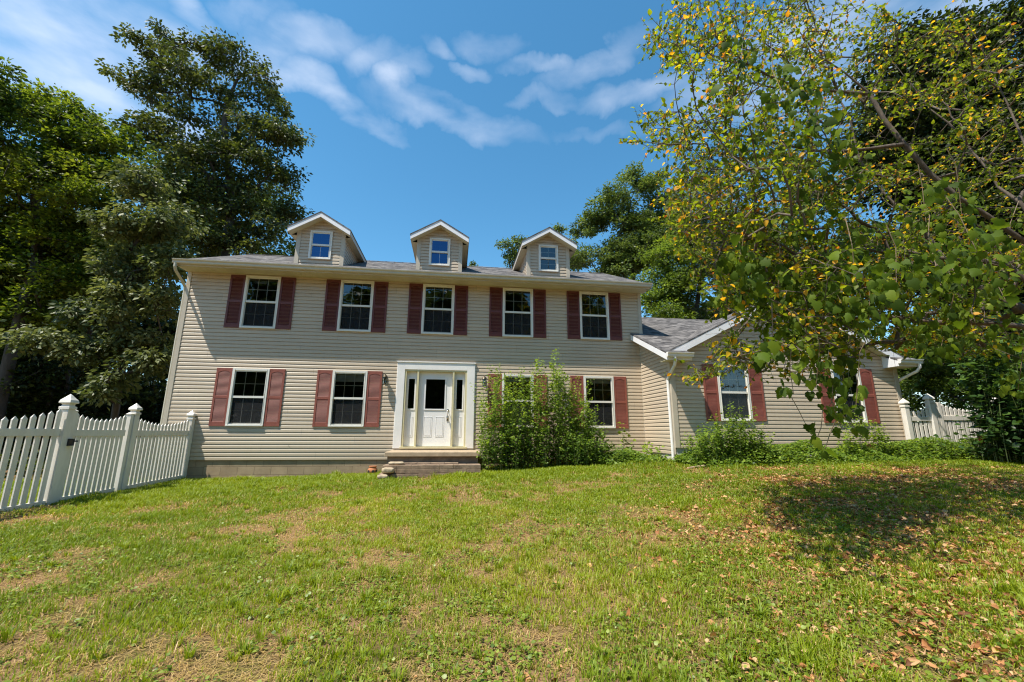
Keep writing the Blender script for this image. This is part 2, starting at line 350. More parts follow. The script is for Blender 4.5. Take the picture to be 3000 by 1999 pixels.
# ------------------------------------------------------------------ ground
def gz(x, y):
    x = np.asarray(x, float); y = np.asarray(y, float)
    z = np.interp(x, [-30, 0, 3, 6, 9, 12.5, 16, 20, 30, 60], [-.8, -.5, -.47, -.34, -.20, 0.0, .06, .12, .12, .2])
    wgt = np.clip((x-.6)/4.5, 0, 1)
    z = z + wgt*np.minimum(0, (y+2.0))*.047*(np.clip(1-(-y-14)/40, 0, 1))
    z = z + np.minimum(0, y+8)*.02*(1-wgt)*(y > -60)
    return z + (fbm(x, y, .9, 11, 2)-.5)*.05*np.clip((-y-.3)/1.5, 0, 1)
def make_ground():
    xs = np.unique(np.concatenate([np.linspace(-400, -25, 16), np.linspace(-25, -2, 24), np.linspace(-2, 26, 190), np.linspace(26, 60, 18), np.linspace(60, 500, 14)]))
    ys = np.unique(np.concatenate([np.linspace(-300, -20, 18), np.linspace(-20, -12, 14), np.linspace(-12, 1, 110), np.linspace(1, 30, 20), np.linspace(30, 600, 14)]))
    X, Y = np.meshgrid(xs, ys, indexing='ij'); V = np.stack([X, Y, gz(X, Y)], -1).reshape(-1, 3)
    nx, ny = len(xs), len(ys); I = np.arange(nx*ny).reshape(nx, ny)
    F = np.stack([I[:-1, :-1], I[1:, :-1], I[1:, 1:], I[:-1, 1:]], -1).reshape(-1, 4)
    o = np_mesh('ground', M['soil'], V, F.ravel(), np.full(len(F), 4), smooth=True); tag(o, kind='structure')
make_ground()
G = lambda x, y: float(gz(x, y))

# ------------------------------------------------------------------ the house
C = .1016; L = 12.913; WY = -1.76                       # siding course, end of main front, front of wing
house = thing('house', 'two storey beige sided house with red shutters, three dormers and a low gabled wing', 'house')
BR = [0, .58, .70, .90, .97, 1.0]; OF = lambda f: float(np.interp(f, [0, .58, .70, .90, .97, 1], [.015, .012, .004, .003, -.010, -.010]))
def siding(O, D, Nn, s_lim, z0, z1, openings=(), zbase=0.0):
    """lap siding in the plane through O: D along the wall, Nn outward; s_lim(z) -> (s0, s1)"""
    mb = MB(); O = Vector(O); D = Vector(D); Nn = Vector(Nn)
    P = lambda s, z, o: O+D*s+Vector((0, 0, z))+Nn*o
    k = math.floor((z0-zbase)/C+1e-6)
    while zbase+k*C < z1-1e-6:
        za = zbase+k*C; cuts = {max(z0, za), min(z1, za+C)}
        for b in BR:
            zz = za+b*C
            if z0 < zz < z1: cuts.add(zz)
        for (a, b, c, d) in openings:
            for zz in (c, d):
                if max(za, z0) < zz < min(za+C, z1): cuts.add(zz)
        cs = sorted(cuts)
        for u, v in zip(cs[:-1], cs[1:]):
            if v-u < 1e-5: continue
            mid = (u+v)/2; lu = s_lim(u); lv = s_lim(v)
            if lu[1] <= lu[0] and lv[1] <= lv[0]: continue
            iv = [(lu[0], lv[0], lu[1], lv[1])]
            for (a, b, c, d) in openings:
                if c < mid < d:
                    nw = []
                    for (p, q, r, t) in iv:
                        if b <= p or a >= r: nw.append((p, q, r, t)); continue
                        if a > p: nw.append((p, q, a, a))
                        if b < r: nw.append((b, b, r, t))
                    iv = nw
            ou = OF((u-za)/C); ov = OF((v-za)/C)
            for (p, q, r, t) in iv:
                mb.quad(P(p, u, ou), P(r, u, ou), P(t, v, ov), P(q, v, ov))
                if abs(u-za) < 1e-6: mb.quad(P(p, u, -.011), P(r, u, -.011), P(r, u, ou), P(p, u, ou))
        k += 1
    return mb
UX = [1.868, 4.421, 6.745, 9.11, 11.49]; ZU = (3.499, 5.011); ZL = (.859, 2.38); WW = .924
LX = [1.866, 4.424, 9.11, 11.54]
DOOR = (5.70, 7.86, .31, 2.66)
ops = [(x-WW/2+.02, x+WW/2-.02, ZU[0]+.02, ZU[1]-.02) for x in UX]+[(x-WW/2+.02, x+WW/2-.02, ZL[0]+.02, ZL[1]-.02) for x in LX]+[(DOOR[0]+.02, DOOR[1]-.02, DOOR[2]-.2, DOOR[3]-.02)]
siding((0, 0, 0), (1, 0, 0), (0, -1, 0), lambda z: (0, L), 0, 5.06, ops).build('front_wall', M['siding'], house)
RZ = lambda y: 5.19+.47*(y+.5) if y <= 3.2 else 6.929-.47*(y-3.2)
# left and right side walls with gable tops, back wall
def ylim(z):
    if z <= 5.3: return (0, 6.4)
    d = (z-5.30)/.47; return (d, 6.4-d)
siding((-.09, 0, 0), (0, 1, 0), (-1, 0, 0), ylim, 0, 6.8).build('side_wall', M['siding'], house)
siding((13.0, 0, 0), (0, 1, 0), (1, 0, 0), ylim, 0, 6.8).build('side_wall', M['siding'], house)
siding((0, 6.4, 0), (1, 0, 0), (0, 1, 0), lambda z: (-.09, 13.0), 0, 5.3).build('back_wall', M['siding'], house)
t = MB(); t.box(-.105, 0, -.026, .0, 0, 5.05); t.box(-.108, -.09, .0005, .09, 0, 5.05); t.build('corner_trim', M['trim'], house, bevel=.004)
t = MB(); t.box(12.913, 13.018, -.026, 0, 3.72, 5.05); t.box(13.0, 13.02, .0005, .09, 3.72, 5.05); t.build('corner_trim', M['trim'], house, bevel=.004)
MB().box(12.895, 12.925, -.03, .002, 0, 3.70).build('corner_trim', M['trim'], house)
# foundation of concrete block
f = MB(); f.box(-.08, 12.9, .015, .25, -1.2, .0); f.box(-.08, .12, .2501, 6.38, -1.2, 0); f.box(12.9, 13.0, .0151, 6.38, -1.2, .0)
f.build('foundation', M['block'], house, uv=True)

def make_window(kind):
    """double hung window mesh set centred on x, bottom at z=0; kind: (w, h, columns, rows per sash, glass)"""
    w_, h_, nc, nr, gl = kind
    fr = MB(); a = w_/2; c = .052
    for x0, x1, z0, z1 in ((-a, -a+c, 0, h_), (a-c, a, 0, h_), (-a+c, a-c, h_-c, h_), (-a+c, a-c, 0, c)): fr.box(x0, x1, -.045, .05, z0, z1)
    fr.box(-a+.01, a-.01, -.058, -.045, -.004, .026)                        # sill nose
    for s in (-1, 1): fr.box(s*(a-c)-.008*(s > 0), s*(a-c)+.008*(s < 0), -.052, -.045, .02, h_-.01)
    mid = h_/2; sf = .030
    fr.box(-a+c, a-c, -.030, .01, mid-.028, mid+.028)                        # meeting rail
    for x0, x1, z0, z1, y in ((-a+c, -a+c+sf, mid+.028, h_-c, -.022), (a-c-sf, a-c, mid+.028, h_-c, -.022), (-a+c+sf, a-c-sf, h_-c-sf, h_-c, -.022),
                              (-a+c, -a+c+sf*.8, c, mid-.028, .004), (a-c-sf*.8, a-c, c, mid-.028, .004), (-a+c+sf*.8, a-c-sf*.8, c, c+sf, .004)):
        fr.box(x0, x1, y, y+.03, z0, z1)
    gr = MB(); xi = a-c-sf; g = .008
    for (zb, zt, y) in ((c+sf, mid-.028, .014), (mid+.028, h_-c-sf, -.008)):
        for k in range(1, nc): x = -xi+2*xi*k/nc; gr.box(x-g, x+g, y-.004, y+.004, zb, zt)
        for k in range(1, nr): z = zb+(zt-zb)*k/nr; gr.box(-xi, xi, y-.0035, y+.0035, z-g, z+g)
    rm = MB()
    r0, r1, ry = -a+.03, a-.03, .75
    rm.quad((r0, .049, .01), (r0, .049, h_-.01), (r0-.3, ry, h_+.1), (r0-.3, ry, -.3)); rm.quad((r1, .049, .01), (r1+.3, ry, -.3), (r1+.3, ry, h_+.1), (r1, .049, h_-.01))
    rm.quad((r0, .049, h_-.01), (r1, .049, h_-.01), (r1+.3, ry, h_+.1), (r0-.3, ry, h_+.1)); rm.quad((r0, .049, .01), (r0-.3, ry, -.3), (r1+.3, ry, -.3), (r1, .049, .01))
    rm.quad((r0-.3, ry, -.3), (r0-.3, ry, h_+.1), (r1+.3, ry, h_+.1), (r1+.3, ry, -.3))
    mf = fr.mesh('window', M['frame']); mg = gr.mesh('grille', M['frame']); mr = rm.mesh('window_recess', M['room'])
    def pane(zb, zt, y): return MB().quad((-xi, y, zb), (xi, y, zb), (xi, y, zt), (-xi, y, zt)).mesh('pane', gl)
    mp1 = pane(c+sf-.005, mid-.025, .010); mp2 = pane(mid+.025, h_-c-sf+.005, -.013)
    ms = MB().quad((-xi-.01, .0, c+.01), (xi+.01, .0, c+.01), (xi+.01, .0, mid-.02), (-xi-.01, .0, mid-.02)).mesh('insect_screen', M['screen'])
    return mf, mg, mr, mp1, mp2, ms, (xi, h_, mid, c)
def ob(name, me, parent, loc=(0, 0, 0)):
    o = bpy.data.objects.new(name, me); COL.objects.link(o); o.parent = parent; o.location = loc; return o
def place_window(ws, x, y, z, screen=True, blind=0, curtain=0):
    mf, mg, mr, m1, m2, ms, (xi, h_, mid, c) = ws
    o = ob('window', mf, house, (x, y, z))
    ob('grille', mg, o); ob('window_recess', mr, o); ob('pane', m1, o); ob('pane', m2, o)
    if screen: ob('insect_screen', ms, o)
    if blind:
        b = MB()
        k = 0
        while k*.03 < blind: b.box(-xi, xi, .050, .056, h_-c-.06-k*.03, h_-c-.036-k*.03); k += 1
        b.build('window_blind', M['blind'], o)
    if curtain:
        b = MB(); nn = 40
        for k in range(nn):
            x0 = -xi+2*xi*k/nn; x1 = -xi+2*xi*(k+1)/nn; yy = lambda q: .07+.012*math.sin(q*70)
            zz = lambda q: h_-c-curtain-.03*math.sin(q*9)-.012*math.sin(q*41)
            b.quad((x0, yy(x0), zz(x0)), (x1, yy(x1), zz(x1)), (x1, yy(x1), h_-c), (x0, yy(x0), h_-c))
        b.build('curtain', M['curtain'], o)
    return o
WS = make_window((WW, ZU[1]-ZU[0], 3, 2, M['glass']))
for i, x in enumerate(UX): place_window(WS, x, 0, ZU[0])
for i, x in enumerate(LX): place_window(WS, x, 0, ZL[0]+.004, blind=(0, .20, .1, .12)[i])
# shutters
def shutter_mesh(w_=.395, h_=1.512):
    b = MB(); st = .052
    b.box(0, st, -.034, -.012, 0, h_); b.box(w_-st, w_, -.034, -.012, 0, h_)
    zr = [(0, .115), (h_*.50-.035, h_*.50+.035), (h_-.07, h_)]
    for z0, z1 in zr: b.box(st, w_-st, -.032, -.012, z0, z1)
    # arched head over the upper louvres
    ah = [(st, -.032, h_-.07)]+[(st+(w_-2*st)*k/10, -.032, h_-.07-.045+.045*math.sin(PI*k/10)) for k in range(11)]+[(w_-st, -.032, h_-.07)]
    b.prism([Vector(p) for p in ah], (0, .018, 0))
    for z0, z1 in ((.115, h_*.5-.035), (h_*.5+.035, h_-.075)):
        n_ = 22; d = (z1-z0)/n_
        for k in range(n_):
            z = z0+d*k
            b.quad((st, -.029, z), (w_-st, -.029, z), (w_-st, -.015, z+d*.86), (st, -.015, z+d*.86))
            b.quad((st, -.029, z), (st, -.018, z-d*.05), (w_-st, -.018, z-d*.05), (w_-st, -.029, z))
    b.box(st*.5, w_-st*.5, -.0125, -.011, .01, h_-.01)
    for z in (.10, h_*.5-.02, h_-.05):
        for x in (.02, w_-.02): b.lathe([(.007, 0), (.007, .004)], 6, (x, 0, 0)) if False else b.box(x-.006, x+.006, -.037, -.034, z-.006, z+.006)
    return b
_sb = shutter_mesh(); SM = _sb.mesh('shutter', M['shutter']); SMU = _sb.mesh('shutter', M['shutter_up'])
def shutters(x, y, z, hgt=1.512, me=None):
    for s in (-1, 1):
        o = ob('shutter', me or SM, house, (x+s*(WW/2+.004)-(.395 if s < 0 else 0), y, z)); o.scale.z = hgt/1.512
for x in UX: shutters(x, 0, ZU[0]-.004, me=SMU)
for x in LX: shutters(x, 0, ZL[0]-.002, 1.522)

# door surround, jamb, door, sidelights
dx0, dx1, dz0, dz1 = DOOR
s = MB(); s.box(dx0, 5.90, -.05, .02, dz0-.02, dz1); s.box(7.645, dx1, -.05, .02, dz0-.02, dz1); s.box(5.90, 7.645, -.0505, .02, 2.452, dz1)
s.box(dx0-.03, dx1+.03, -.068, .0, dz1-.006, dz1+.022); s.box(dx0-.02, dx0, -.03, 0, dz0-.02, dz1); s.box(dx1, dx1+.02, -.03, 0, dz0-.02, dz1)
s.build('door_surround', M['white'], house, bevel=.003)
j = MB(); j.box(5.90, 5.95, -.035, .12, .335, 2.452); j.box(7.595, 7.645, -.035, .12, .335, 2.452); j.box(5.95, 7.595, -.0352, .12, 2.405, 2.452)
j.box(6.245, 6.295, -.0353, .12, .335, 2.405); j.box(7.235, 7.285, -.0353, .12, .335, 2.405); j.box(5.87, 7.68, -.08, .12, .285, .335)
j.build('door_jamb', M['cream'], house, bevel=.003)
MB().box(5.70, 7.86, -.03, 0, .19, .285).build('door_sill_board', M['trim'], house)
def panel_leaf(b, x0, x1, z0, z1, y, glass_r, panels, name, th=.045):
    """leaf of a door with a glazed opening and raised panels, returns mesh builder"""
    gx0, gx1, gz0, gz1 = glass_r
    b.box(x0, gx0, y, y+th, z0, z1); b.box(gx1, x1, y, y+th, z0, z1); b.box(gx0, gx1, y, y+th, z0, gz0); b.box(gx0, gx1, y, y+th, gz1, z1)
    m_ = .032
    for a0, a1, c0, c1 in ((gx0-m_, gx0+.004, gz0-m_, gz1+m_), (gx1-.004, gx1+m_, gz0-m_, gz1+m_), (gx0+.004, gx1-.004, gz0-m_, gz0+.004), (gx0+.004, gx1-.004, gz1-.004, gz1+m_)):
        b.box(a0, a1, y-.014, y-.0005, c0, c1)
    for a0, a1, c0, c1 in panels:
        for q0, q1, r0, r1 in ((a0, a0+.012, c0, c1), (a1-.012, a1, c0, c1), (a0+.012, a1-.012, c0, c0+.012), (a0+.012, a1-.012, c1-.012, c1)): b.box(q0, q1, y-.007, y-.0005, r0, r1)
        b.box(a0+.03, a1-.03, y-.006, y-.0006, c0+.03, c1-.03)
    return b
dr = panel_leaf(MB(), 6.30, 7.23, .345, 2.40, .06, (6.49, 7.03, 1.36, 2.20), [(6.47, 6.70, .60, 1.15), (6.80, 7.03, .60, 1.15)], 'door').build('door', M['door'], house, bevel=.002)
MB().quad((6.48, .085, 1.35), (7.04, .085, 1.35), (7.04, .085, 2.21), (6.48, .085, 2.21)).build('pane', M['glass'], dr)
h = MB(); h.box(7.10, 7.15, .045, .06, 1.30, 1.36); h.tube([(7.125, .03, 1.33), (7.125, -.02, 1.34), (7.125, -.03, 1.30)], .012, 8)
h.box(7.10, 7.15, .045, .06, 1.03, 1.18); h.lathe([(.022, 0), (.035, .02), (.03, .05), (.012, .06)], 12, (7.125, -.01, 1.10)); h.tube([(7.125, .06, 1.13), (7.125, -.01, 1.13)], .012, 8)
h.tube([(7.125, .0, 1.18), (7.125, -.03, 1.24), (7.125, .0, 1.31)], .009, 8)
h.build('handle', M['nickel'], dr)
for a0, a1, g0, g1 in ((5.95, 6.245, 6.01, 6.185), (7.285, 7.595, 7.355, 7.525)):
    sl = panel_leaf(MB(), a0, a1, .345, 2.405, .06, (g0, g1, 1.36, 2.20), [(g0+.0, g1-.0, .60, 1.15)], 'sidelight').build('sidelight', M['door'], house, bevel=.002)
    MB().quad((g0-.01, .085, 1.35), (g1+.01, .085, 1.35), (g1+.01, .085, 2.21), (g0-.01, .085, 2.21)).build('pane', M['glass'], sl)
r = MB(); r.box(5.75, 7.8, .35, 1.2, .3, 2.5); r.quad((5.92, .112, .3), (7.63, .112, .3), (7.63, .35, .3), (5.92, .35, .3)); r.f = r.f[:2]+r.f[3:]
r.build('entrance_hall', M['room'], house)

# wall lanterns beside the door
def lantern(x):
    b = MB(); b.lathe([(.05, 0), (.055, .01), (.05, .02)], 12, (0, 0, 0)); me = MB()
    me.box(-.045, .045, -.035, -.01, -.09, .09)
    me.tube([(0, -.03, .04), (0, -.07, .11), (0, -.12, .15), (0, -.14, .12)], .008, 8)
    me.lathe([(.012, .145), (.02, .125), (.03, .115), (.075, .06), (.082, .045), (.05, .04)], 14, (0, -.14, 0))
    me.lathe([(.062, -.16), (.066, -.145), (.05, -.14)], 14, (0, -.14, 0))
    for k in range(4):
        a = PI/4+k*PI/2; me.tube([(.06*math.cos(a), -.14+.06*math.sin(a), -.14), (.052*math.cos(a), -.14+.052*math.sin(a), .045)], .004, 6)
    o = me.build('wall_lantern', M['brass'], house, (x, 0, 2.16))
    MB().lathe([(.052, -.138), (.046, -.03), (.044, .04)], 14, (0, -.14, 0)).build('lantern_glass', M['glass'], o)
lantern(5.38); lantern(8.13)

# ---- main roof
r = MB(); e0, e1 = -.18, 13.16; TH = .045
def slab(mb, pts, th=TH):               # sloped sheet with thickness below
    mb.prism([Vector(p) for p in pts], (0, 0, -th))
slab(r, [(e0, -.53, RZ(-.53)), (e1, -.53, RZ(-.53)), (e1, 3.2, RZ(3.2)), (e0, 3.2, RZ(3.2))]); slab(r, [(e0, 3.2, RZ(3.2)), (e1, 3.2, RZ(3.2)), (e1, 6.95, RZ(6.95)), (e0, 6.95, RZ(6.95))])
main_roof = r.build('roof', M['roof'], house, uv=True)
r = MB()
for k in range(45): 
    x = e0+k*.3; r.prism([(x, 3.05, RZ(3.05)+.01), (x+.305, 3.05, RZ(3.05)+.018), (x+.305, 3.2, RZ(3.2)+.026), (x, 3.2, RZ(3.2)+.016)], (0, 0, .006)) if x+.305 < e1+.01 else None
r.build('ridge_cap', M['roof'], main_roof, uv=True)
for xx, s_ in ((e0, 1), (e1, -1)):
    b = MB()
    for ya, yb in ((-.50, 3.2), (3.2, 6.9)):
        b.prism([(xx+.004*s_, ya, RZ(ya)-TH), (xx+.004*s_, yb, RZ(yb)-TH), (xx+.004*s_, yb, RZ(yb)-TH-.15), (xx+.004*s_, ya, RZ(ya)-TH-.15)], (s_*.02, 0, 0))
    b.build('rake_board', M['fascia'], house)
    b = MB(); x2 = xx+s_*.024; x3 = (-.09 if s_ > 0 else 13.0)
    for ya, yb in ((-.48, 3.2), (3.2, 6.88)):
        b.quad((x2, ya, RZ(ya)-TH-.14), (x2, yb, RZ(yb)-TH-.14), (x3, yb, RZ(yb)-TH-.14), (x3, ya, RZ(ya)-TH-.14))
    b.build('rake_soffit', M['soffit'], house)
# soffit of vented panels, fascia, gutter
b = MB(); x = -.155
while x < 13.13:
    x2 = min(x+.102, 13.135); b.box(x, x2-.006, -.475, .0, 5.045, 5.055); b.box(x2-.006, x2, -.475, 0, 5.050, 5.056); x = x2
b.build('soffit', M['soffit'], house)
MB().box(-.17, 13.15, -.50, -.476, 5.03, 5.17).build('fascia', M['gutter'], house)
def gutter(x0, x1, y, z, mt, parent):     # K-style gutter along x, back at y, top at z
    pr = [(0, 0), (0, -.115), (-.07, -.115), (-.085, -.09), (-.085, -.055), (-.115, -.02), (-.118, 0), (-.108, 0), (-.10, -.02), (-.07, -.06), (-.01, -.10), (-.004, 0)]
    b = MB(); b.prism([Vector((x0, y+p, z+q)) for p, q in pr], (x1-x0, 0, 0))
    b.prism([Vector((x0-.003, y+p, z+q)) for p, q in pr[:7]], (.006, 0, 0)); b.prism([Vector((x1-.003, y+p, z+q)) for p, q in pr[:7]], (.006, 0, 0))
    return b.build('gutter', mt, parent)
gutter(-.19, 13.165, -.501, 5.185, M['gutter'], house)
ds = MB(); ds.tube([(-.12, -.56, 5.08), (-.12, -.56, 4.98), (-.13, -.50, 4.90), (-.15, -.1, 4.70), (-.155, .03, 4.62), (-.155, .05, 4.5), (-.155, .05, -.35)], .036, 10); ds.build('downspout', M['gutter'], house)

# ---- dormers
DW = make_window((.64, .90, 2, 2, M['skyglass']))
DW3 = make_window((.64, .90, 2, 2, M['glass']))
def dormer(cx, wx, DW=DW):
    y0 = .38; hw = .683; zt = 6.44; ap = 7.19; ez = 6.66; sl = (ap-ez)/.88; yb = 3.3
    zb = lambda y: 5.19+.47*(y+.5)
    zt = ap-.160-sl*hw; gl = lambda z: (-hw, hw) if z < zt else ((z-zt)/sl-hw, hw-(z-zt)/sl)
    w0 = siding((cx, y0, 0), (1, 0, 0), (0, -1, 0), gl, zb(y0)-.02, ap-.17, [(-.30, .30, 5.79, 6.64)], zbase=5.64)
    d = w0.build('dormer', M['siding'], house)
    for s_ in (-1, 1):
        mb = MB()
        z = zb(y0)-.02
        while z < zt+.05:
            z2 = z+C; ya, yb2 = y0, (z-5.425)/.47+.12; yc = (z2-5.425)/.47+.12
            x = cx+s_*hw
            mb.quad((x+s_*.012, ya, z), (x+s_*.012, max(yb2, ya), z), (x, max(yc, ya), z2), (x, ya, z2)); mb.quad((x, ya, z), (x, max(yb2, ya), z), (x+s_*.012, max(yb2, ya), z), (x+s_*.012, ya, z)); z = z2
        mb.build('dormer_side', M['siding'], d)
        MB().box(cx+s_*hw-.05-.05, cx+s_*hw, y0-.024, y0-.001, zb(y0)-.02, zt+.06).build('corner_trim', M['trim'], d) if s_ > 0 else MB().box(cx-hw, cx-hw+.10, y0-.024, y0-.001, zb(y0)-.02, zt+.06).build('corner_trim', M['trim'], d)
        MB().box(min(cx+s_*hw, cx+s_*(hw+.018)), max(cx+s_*hw, cx+s_*(hw+.018)), y0-.024, y0+.07, zb(y0)-.02, zt+.06).build('corner_trim', M['trim'], d)
        # roof slope, soffit, eave board, rake
        rf = MB(); yf = .10
        rf.prism([(cx, yf, ap), (cx+s_*.90, yf, ez-.012), (cx+s_*.90, yb, ez-.012), (cx, yb, ap)], (0, 0, -.03)); rf.build('dormer_roof', M['roof'], d, uv=True)
        rk = MB(); rk.prism([(cx, yf+.012, ap-.03), (cx+s_*.885, yf+.012, ez-.035), (cx+s_*.885, yf+.012, ez-.18), (cx, yf+.012, ap-.175)], (0, .02, 0)); rk.build('rake_board', M['fascia'], d)
        eb = MB(); eb.box(min(cx+s_*.87, cx+s_*.888), max(cx+s_*.87, cx+s_*.888), yf+.034, 2.62, ez-.17, ez-.03); eb.build('eave_board', M['trim'], d)
        so = MB(); so.prism([(cx, yf+.033, ap-.165), (cx+s_*.869, yf+.033, ez-.165), (cx+s_*.869, y0, ez-.165), (cx, y0, ap-.165)], (0, 0, .01))
        so.prism([(cx+s_*hw, y0+.0005, ez-.165), (cx+s_*.869, y0+.0005, ez-.165), (cx+s_*.869, 2.6, ez-.165), (cx+s_*hw, 2.6, ez-.165)], (0, 0, .008)); so.build('soffit', M['soffit'], d)
    MB().quad((cx-.87, yb-.05, 5), (cx+.87, yb-.05, 5), (cx+.87, yb-.05, ez-.05), (cx, yb-.05, ap-.05), (cx-.87, yb-.05, ez-.05)).build('dormer_back', M['siding'], d)
    # window
    mf, mg, mr, m1, m2, ms, _ = DW
    o = ob('dormer_window', mf, d, (wx, y0, 5.765)); o2 = [ob('grille', mg, d, (wx, y0, 5.765)), ob('window_recess', mr, d, (wx, y0, 5.765)), ob('pane', m1, d, (wx, y0, 5.765)), ob('pane', m2, d, (wx, y0, 5.765))]
dormer(3.16, 3.165); dormer(6.70, 6.70); dormer(10.155, 10.155, DW3)

# ---- wing
wl = lambda z: 4.54-.5*abs(z-16.31)
wing_ops = [(14.65-.44-12.913, 14.65+.44-12.913, 1.06, 2.50), (18.05-.44-12.913, 18.05+.44-12.913, 1.04, 2.49)]
def wlim(z):
    if z < 2.66: return (0, 6.797)
    d = (z-2.66)/.5
    return (d*1.0, 6.797-d)
siding((12.913, WY, 0), (1, 0, 0), (0, -1, 0), wlim, .365, 4.30, wing_ops, zbase=.365).build('wing_wall', M['siding'], house)
def slim(z):           # s from 0 (y=0) to 1.76 (front)
    if z < 2.80: return (0, 1.76)
    return (0, max(0, 1.76-(z-2.80)/.45))
siding((12.913, 0, 0), (0, -1, 0), (-1, 0, 0), slim, .2032, 3.62).build('wing_wall', M['siding'], house)
siding((19.71, WY, 0), (0, 1, 0), (1, 0, 0), lambda z: (0, 9.9), .2, 2.7).build('wing_wall', M['siding'], house)
t = MB(); t.box(12.89, 13.02, WY-.026, WY, .365, 2.66); t.box(12.887, 12.9125, WY+.0005, WY+.09, .2, 2.75); t.build('corner_trim', M['trim'], house, bevel=.003)
t = MB(); t.box(19.61, 19.735, WY-.026, WY, .365, 2.66); t.box(19.71, 19.736, WY+.0005, WY+.09, .2, 2.75); t.build('corner_trim', M['trim'], house, bevel=.003)
MB().box(12.93, 19.70, WY+.01, WY+.2, -.6, .363).build('foundation', M['parging'], house)
MB().box(12.925, 12.96, WY+.011, 0, -.6, .20).build('foundation', M['parging'], house)
MB().box(12.93, 19.70, 7.9, 8.1, -.6, 2.7).build('back_wall', M['siding'], house)
WW2 = make_window((.90, 1.48, 3, 2, M['glass']))
o = place_window(WW2, 14.65, WY, 1.05, curtain=.42); o = place_window(WW2, 18.05, WY, 1.03)
for x, z in ((14.65, 1.045), (18.05, 1.02)):
    for s_ in (-1, 1):
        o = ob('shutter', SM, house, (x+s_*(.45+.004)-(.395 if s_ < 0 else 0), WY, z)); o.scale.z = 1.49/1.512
MZ = lambda y: 3.74+.455*y
r = MB(); rt_ = MZ(3.2)
slab(r, [(12.62, -2.2, MZ(-2.2)), (13.28, -2.2, MZ(-2.2)), (13.28, -1.7, MZ(-1.7)), (13.28, 0, MZ(0)), (12.62, 0, MZ(0))])
slab(r, [(19.34, -2.2, MZ(-2.2)), (20.0, -2.2, MZ(-2.2)), (20.0, 0, MZ(0)), (19.34, 0, MZ(0)), (19.34, -1.7, MZ(-1.7))])
slab(r, [(13.28, -1.7, MZ(-1.7)), (19.34, -1.7, MZ(-1.7)), (19.34, 0, MZ(0)), (13.28, 0, MZ(0))])
slab(r, [(13.02, 0, MZ(0)), (20.0, 0, MZ(0)), (20.0, 3.2, rt_), (13.02, 3.2, rt_)])
slab(r, [(13.02, 3.2, rt_), (20.0, 3.2, rt_), (20.0, 8.4, rt_-.455*5.2), (13.02, 8.4, rt_-.455*5.2)])
r.build('wing_roof', M['roof'], house, uv=True)
r = MB(); gp = 4.60
gs = (gp-(MZ(-2.0)+.002))/(16.31-12.80)
for s_ in (-1, 1):
    xe = 16.31+s_*3.51; v = [(16.31, -2.0, gp), (16.31, (gp-3.74)/.455, gp), (xe, -2.0, gp-gs*3.51+.006)]
    r.prism([Vector(p) for p in v], (0, 0, -.03))
r.build('gable_roof', M['roof'], house, uv=True)
for s_ in (-1, 1):
    xa = 16.31; xb = 16.31+s_*3.02; za = gp-.032; zb_ = gp-gs*3.02-.032
    b = MB(); b.prism([(xa, -1.995, za), (xb, -1.995, zb_), (xb, -1.995, zb_-.19), (xa, -1.995, za-.19)], (0, .022, 0)); b.build('rake_board', M['fascia'], house)
    b = MB(); b.prism([(xa, -1.972, za-.18), (xb, -1.972, zb_-.18), (xb, WY, zb_-.18), (xa, WY, za-.18)], (0, 0, .01)); b.build('soffit', M['soffit'], house)
for s_ in (-1, 1):
    b = MB(); q = [(16.31+s_*3.50, -1.995, 2.835), (16.31+s_*3.02, -1.995, gp-gs*3.02-.031), (16.31+s_*3.02, -1.995, 2.70), (16.31+s_*3.50, -1.995, 2.75)]
    b.prism([Vector(p) for p in q], (0, .02, 0)); b.build('rake_end', M['fascia'], house)
# side rake of the low roof on the left
b = MB(); xa = 12.615; b.prism([(xa, -2.18, MZ(-2.18)-.046), (xa, -.03, MZ(-.03)-.046), (xa, -.03, MZ(-.03)-.20), (xa, -2.18, MZ(-2.18)-.20)], (.022, 0, 0)); b.build('rake_board', M['fascia'], house)
b = MB(); b.prism([(12.638, -2.17, MZ(-2.17)-.19), (12.638, -.03, MZ(-.03)-.19), (12.9, -.03, MZ(-.03)-.19), (12.9, -2.17, MZ(-2.17)-.19)], (0, 0, .008)); b.build('soffit', M['soffit'], house)
b = MB(); xa = 20.0; b.prism([(xa, -2.18, MZ(-2.18)-.046), (xa, 3.2, MZ(3.2)-.046), (xa, 3.2, MZ(3.2)-.20), (xa, -2.18, MZ(-2.18)-.20)], (-.022, 0, 0)); b.build('rake_board', M['fascia'], house)
for x0, x1 in ((12.64, 13.29), (19.33, 19.98)):
    b = MB(); b.box(x0, x1, -2.195, -2.175, 2.55, 2.70)
    xi_ = x1 if x0 < 14 else x0
    b.prism([(xi_, -2.175, 2.55), (xi_, WY, 2.55), (xi_, WY, MZ(WY)-.05), (xi_, -2.175, MZ(-2.175)-.05)], (.015 if x0 < 14 else -.015, 0, 0))
    b.build('fascia', M['fascia'], house); MB().box(x0, x1, -2.174, WY, 2.552, 2.562).build('soffit', M['soffit'], house)
gutter(12.60, 13.30, -2.197, 2.735, M['white'], house); gutter(19.32, 20.02, -2.197, 2.735, M['white'], house)
MB().tube([(12.80, -2.25, 2.63), (12.80, -2.25, 2.52), (12.81, -2.19, 2.42), (12.85, -1.78, 2.19), (12.852, -1.70, 2.10), (12.852, -1.69, 1.9), (12.852, -1.69, .12)], .037, 10).build('downspout', M['white'], house)
MB().tube([(19.92, -2.25, 2.63), (19.92, -2.25, 2.52), (19.88, -2.19, 2.42), (19.79, -1.80, 2.24), (19.775, -1.70, 2.16), (19.775, -1.69, .12)], .037, 10).build('downspout', M['white'], house)
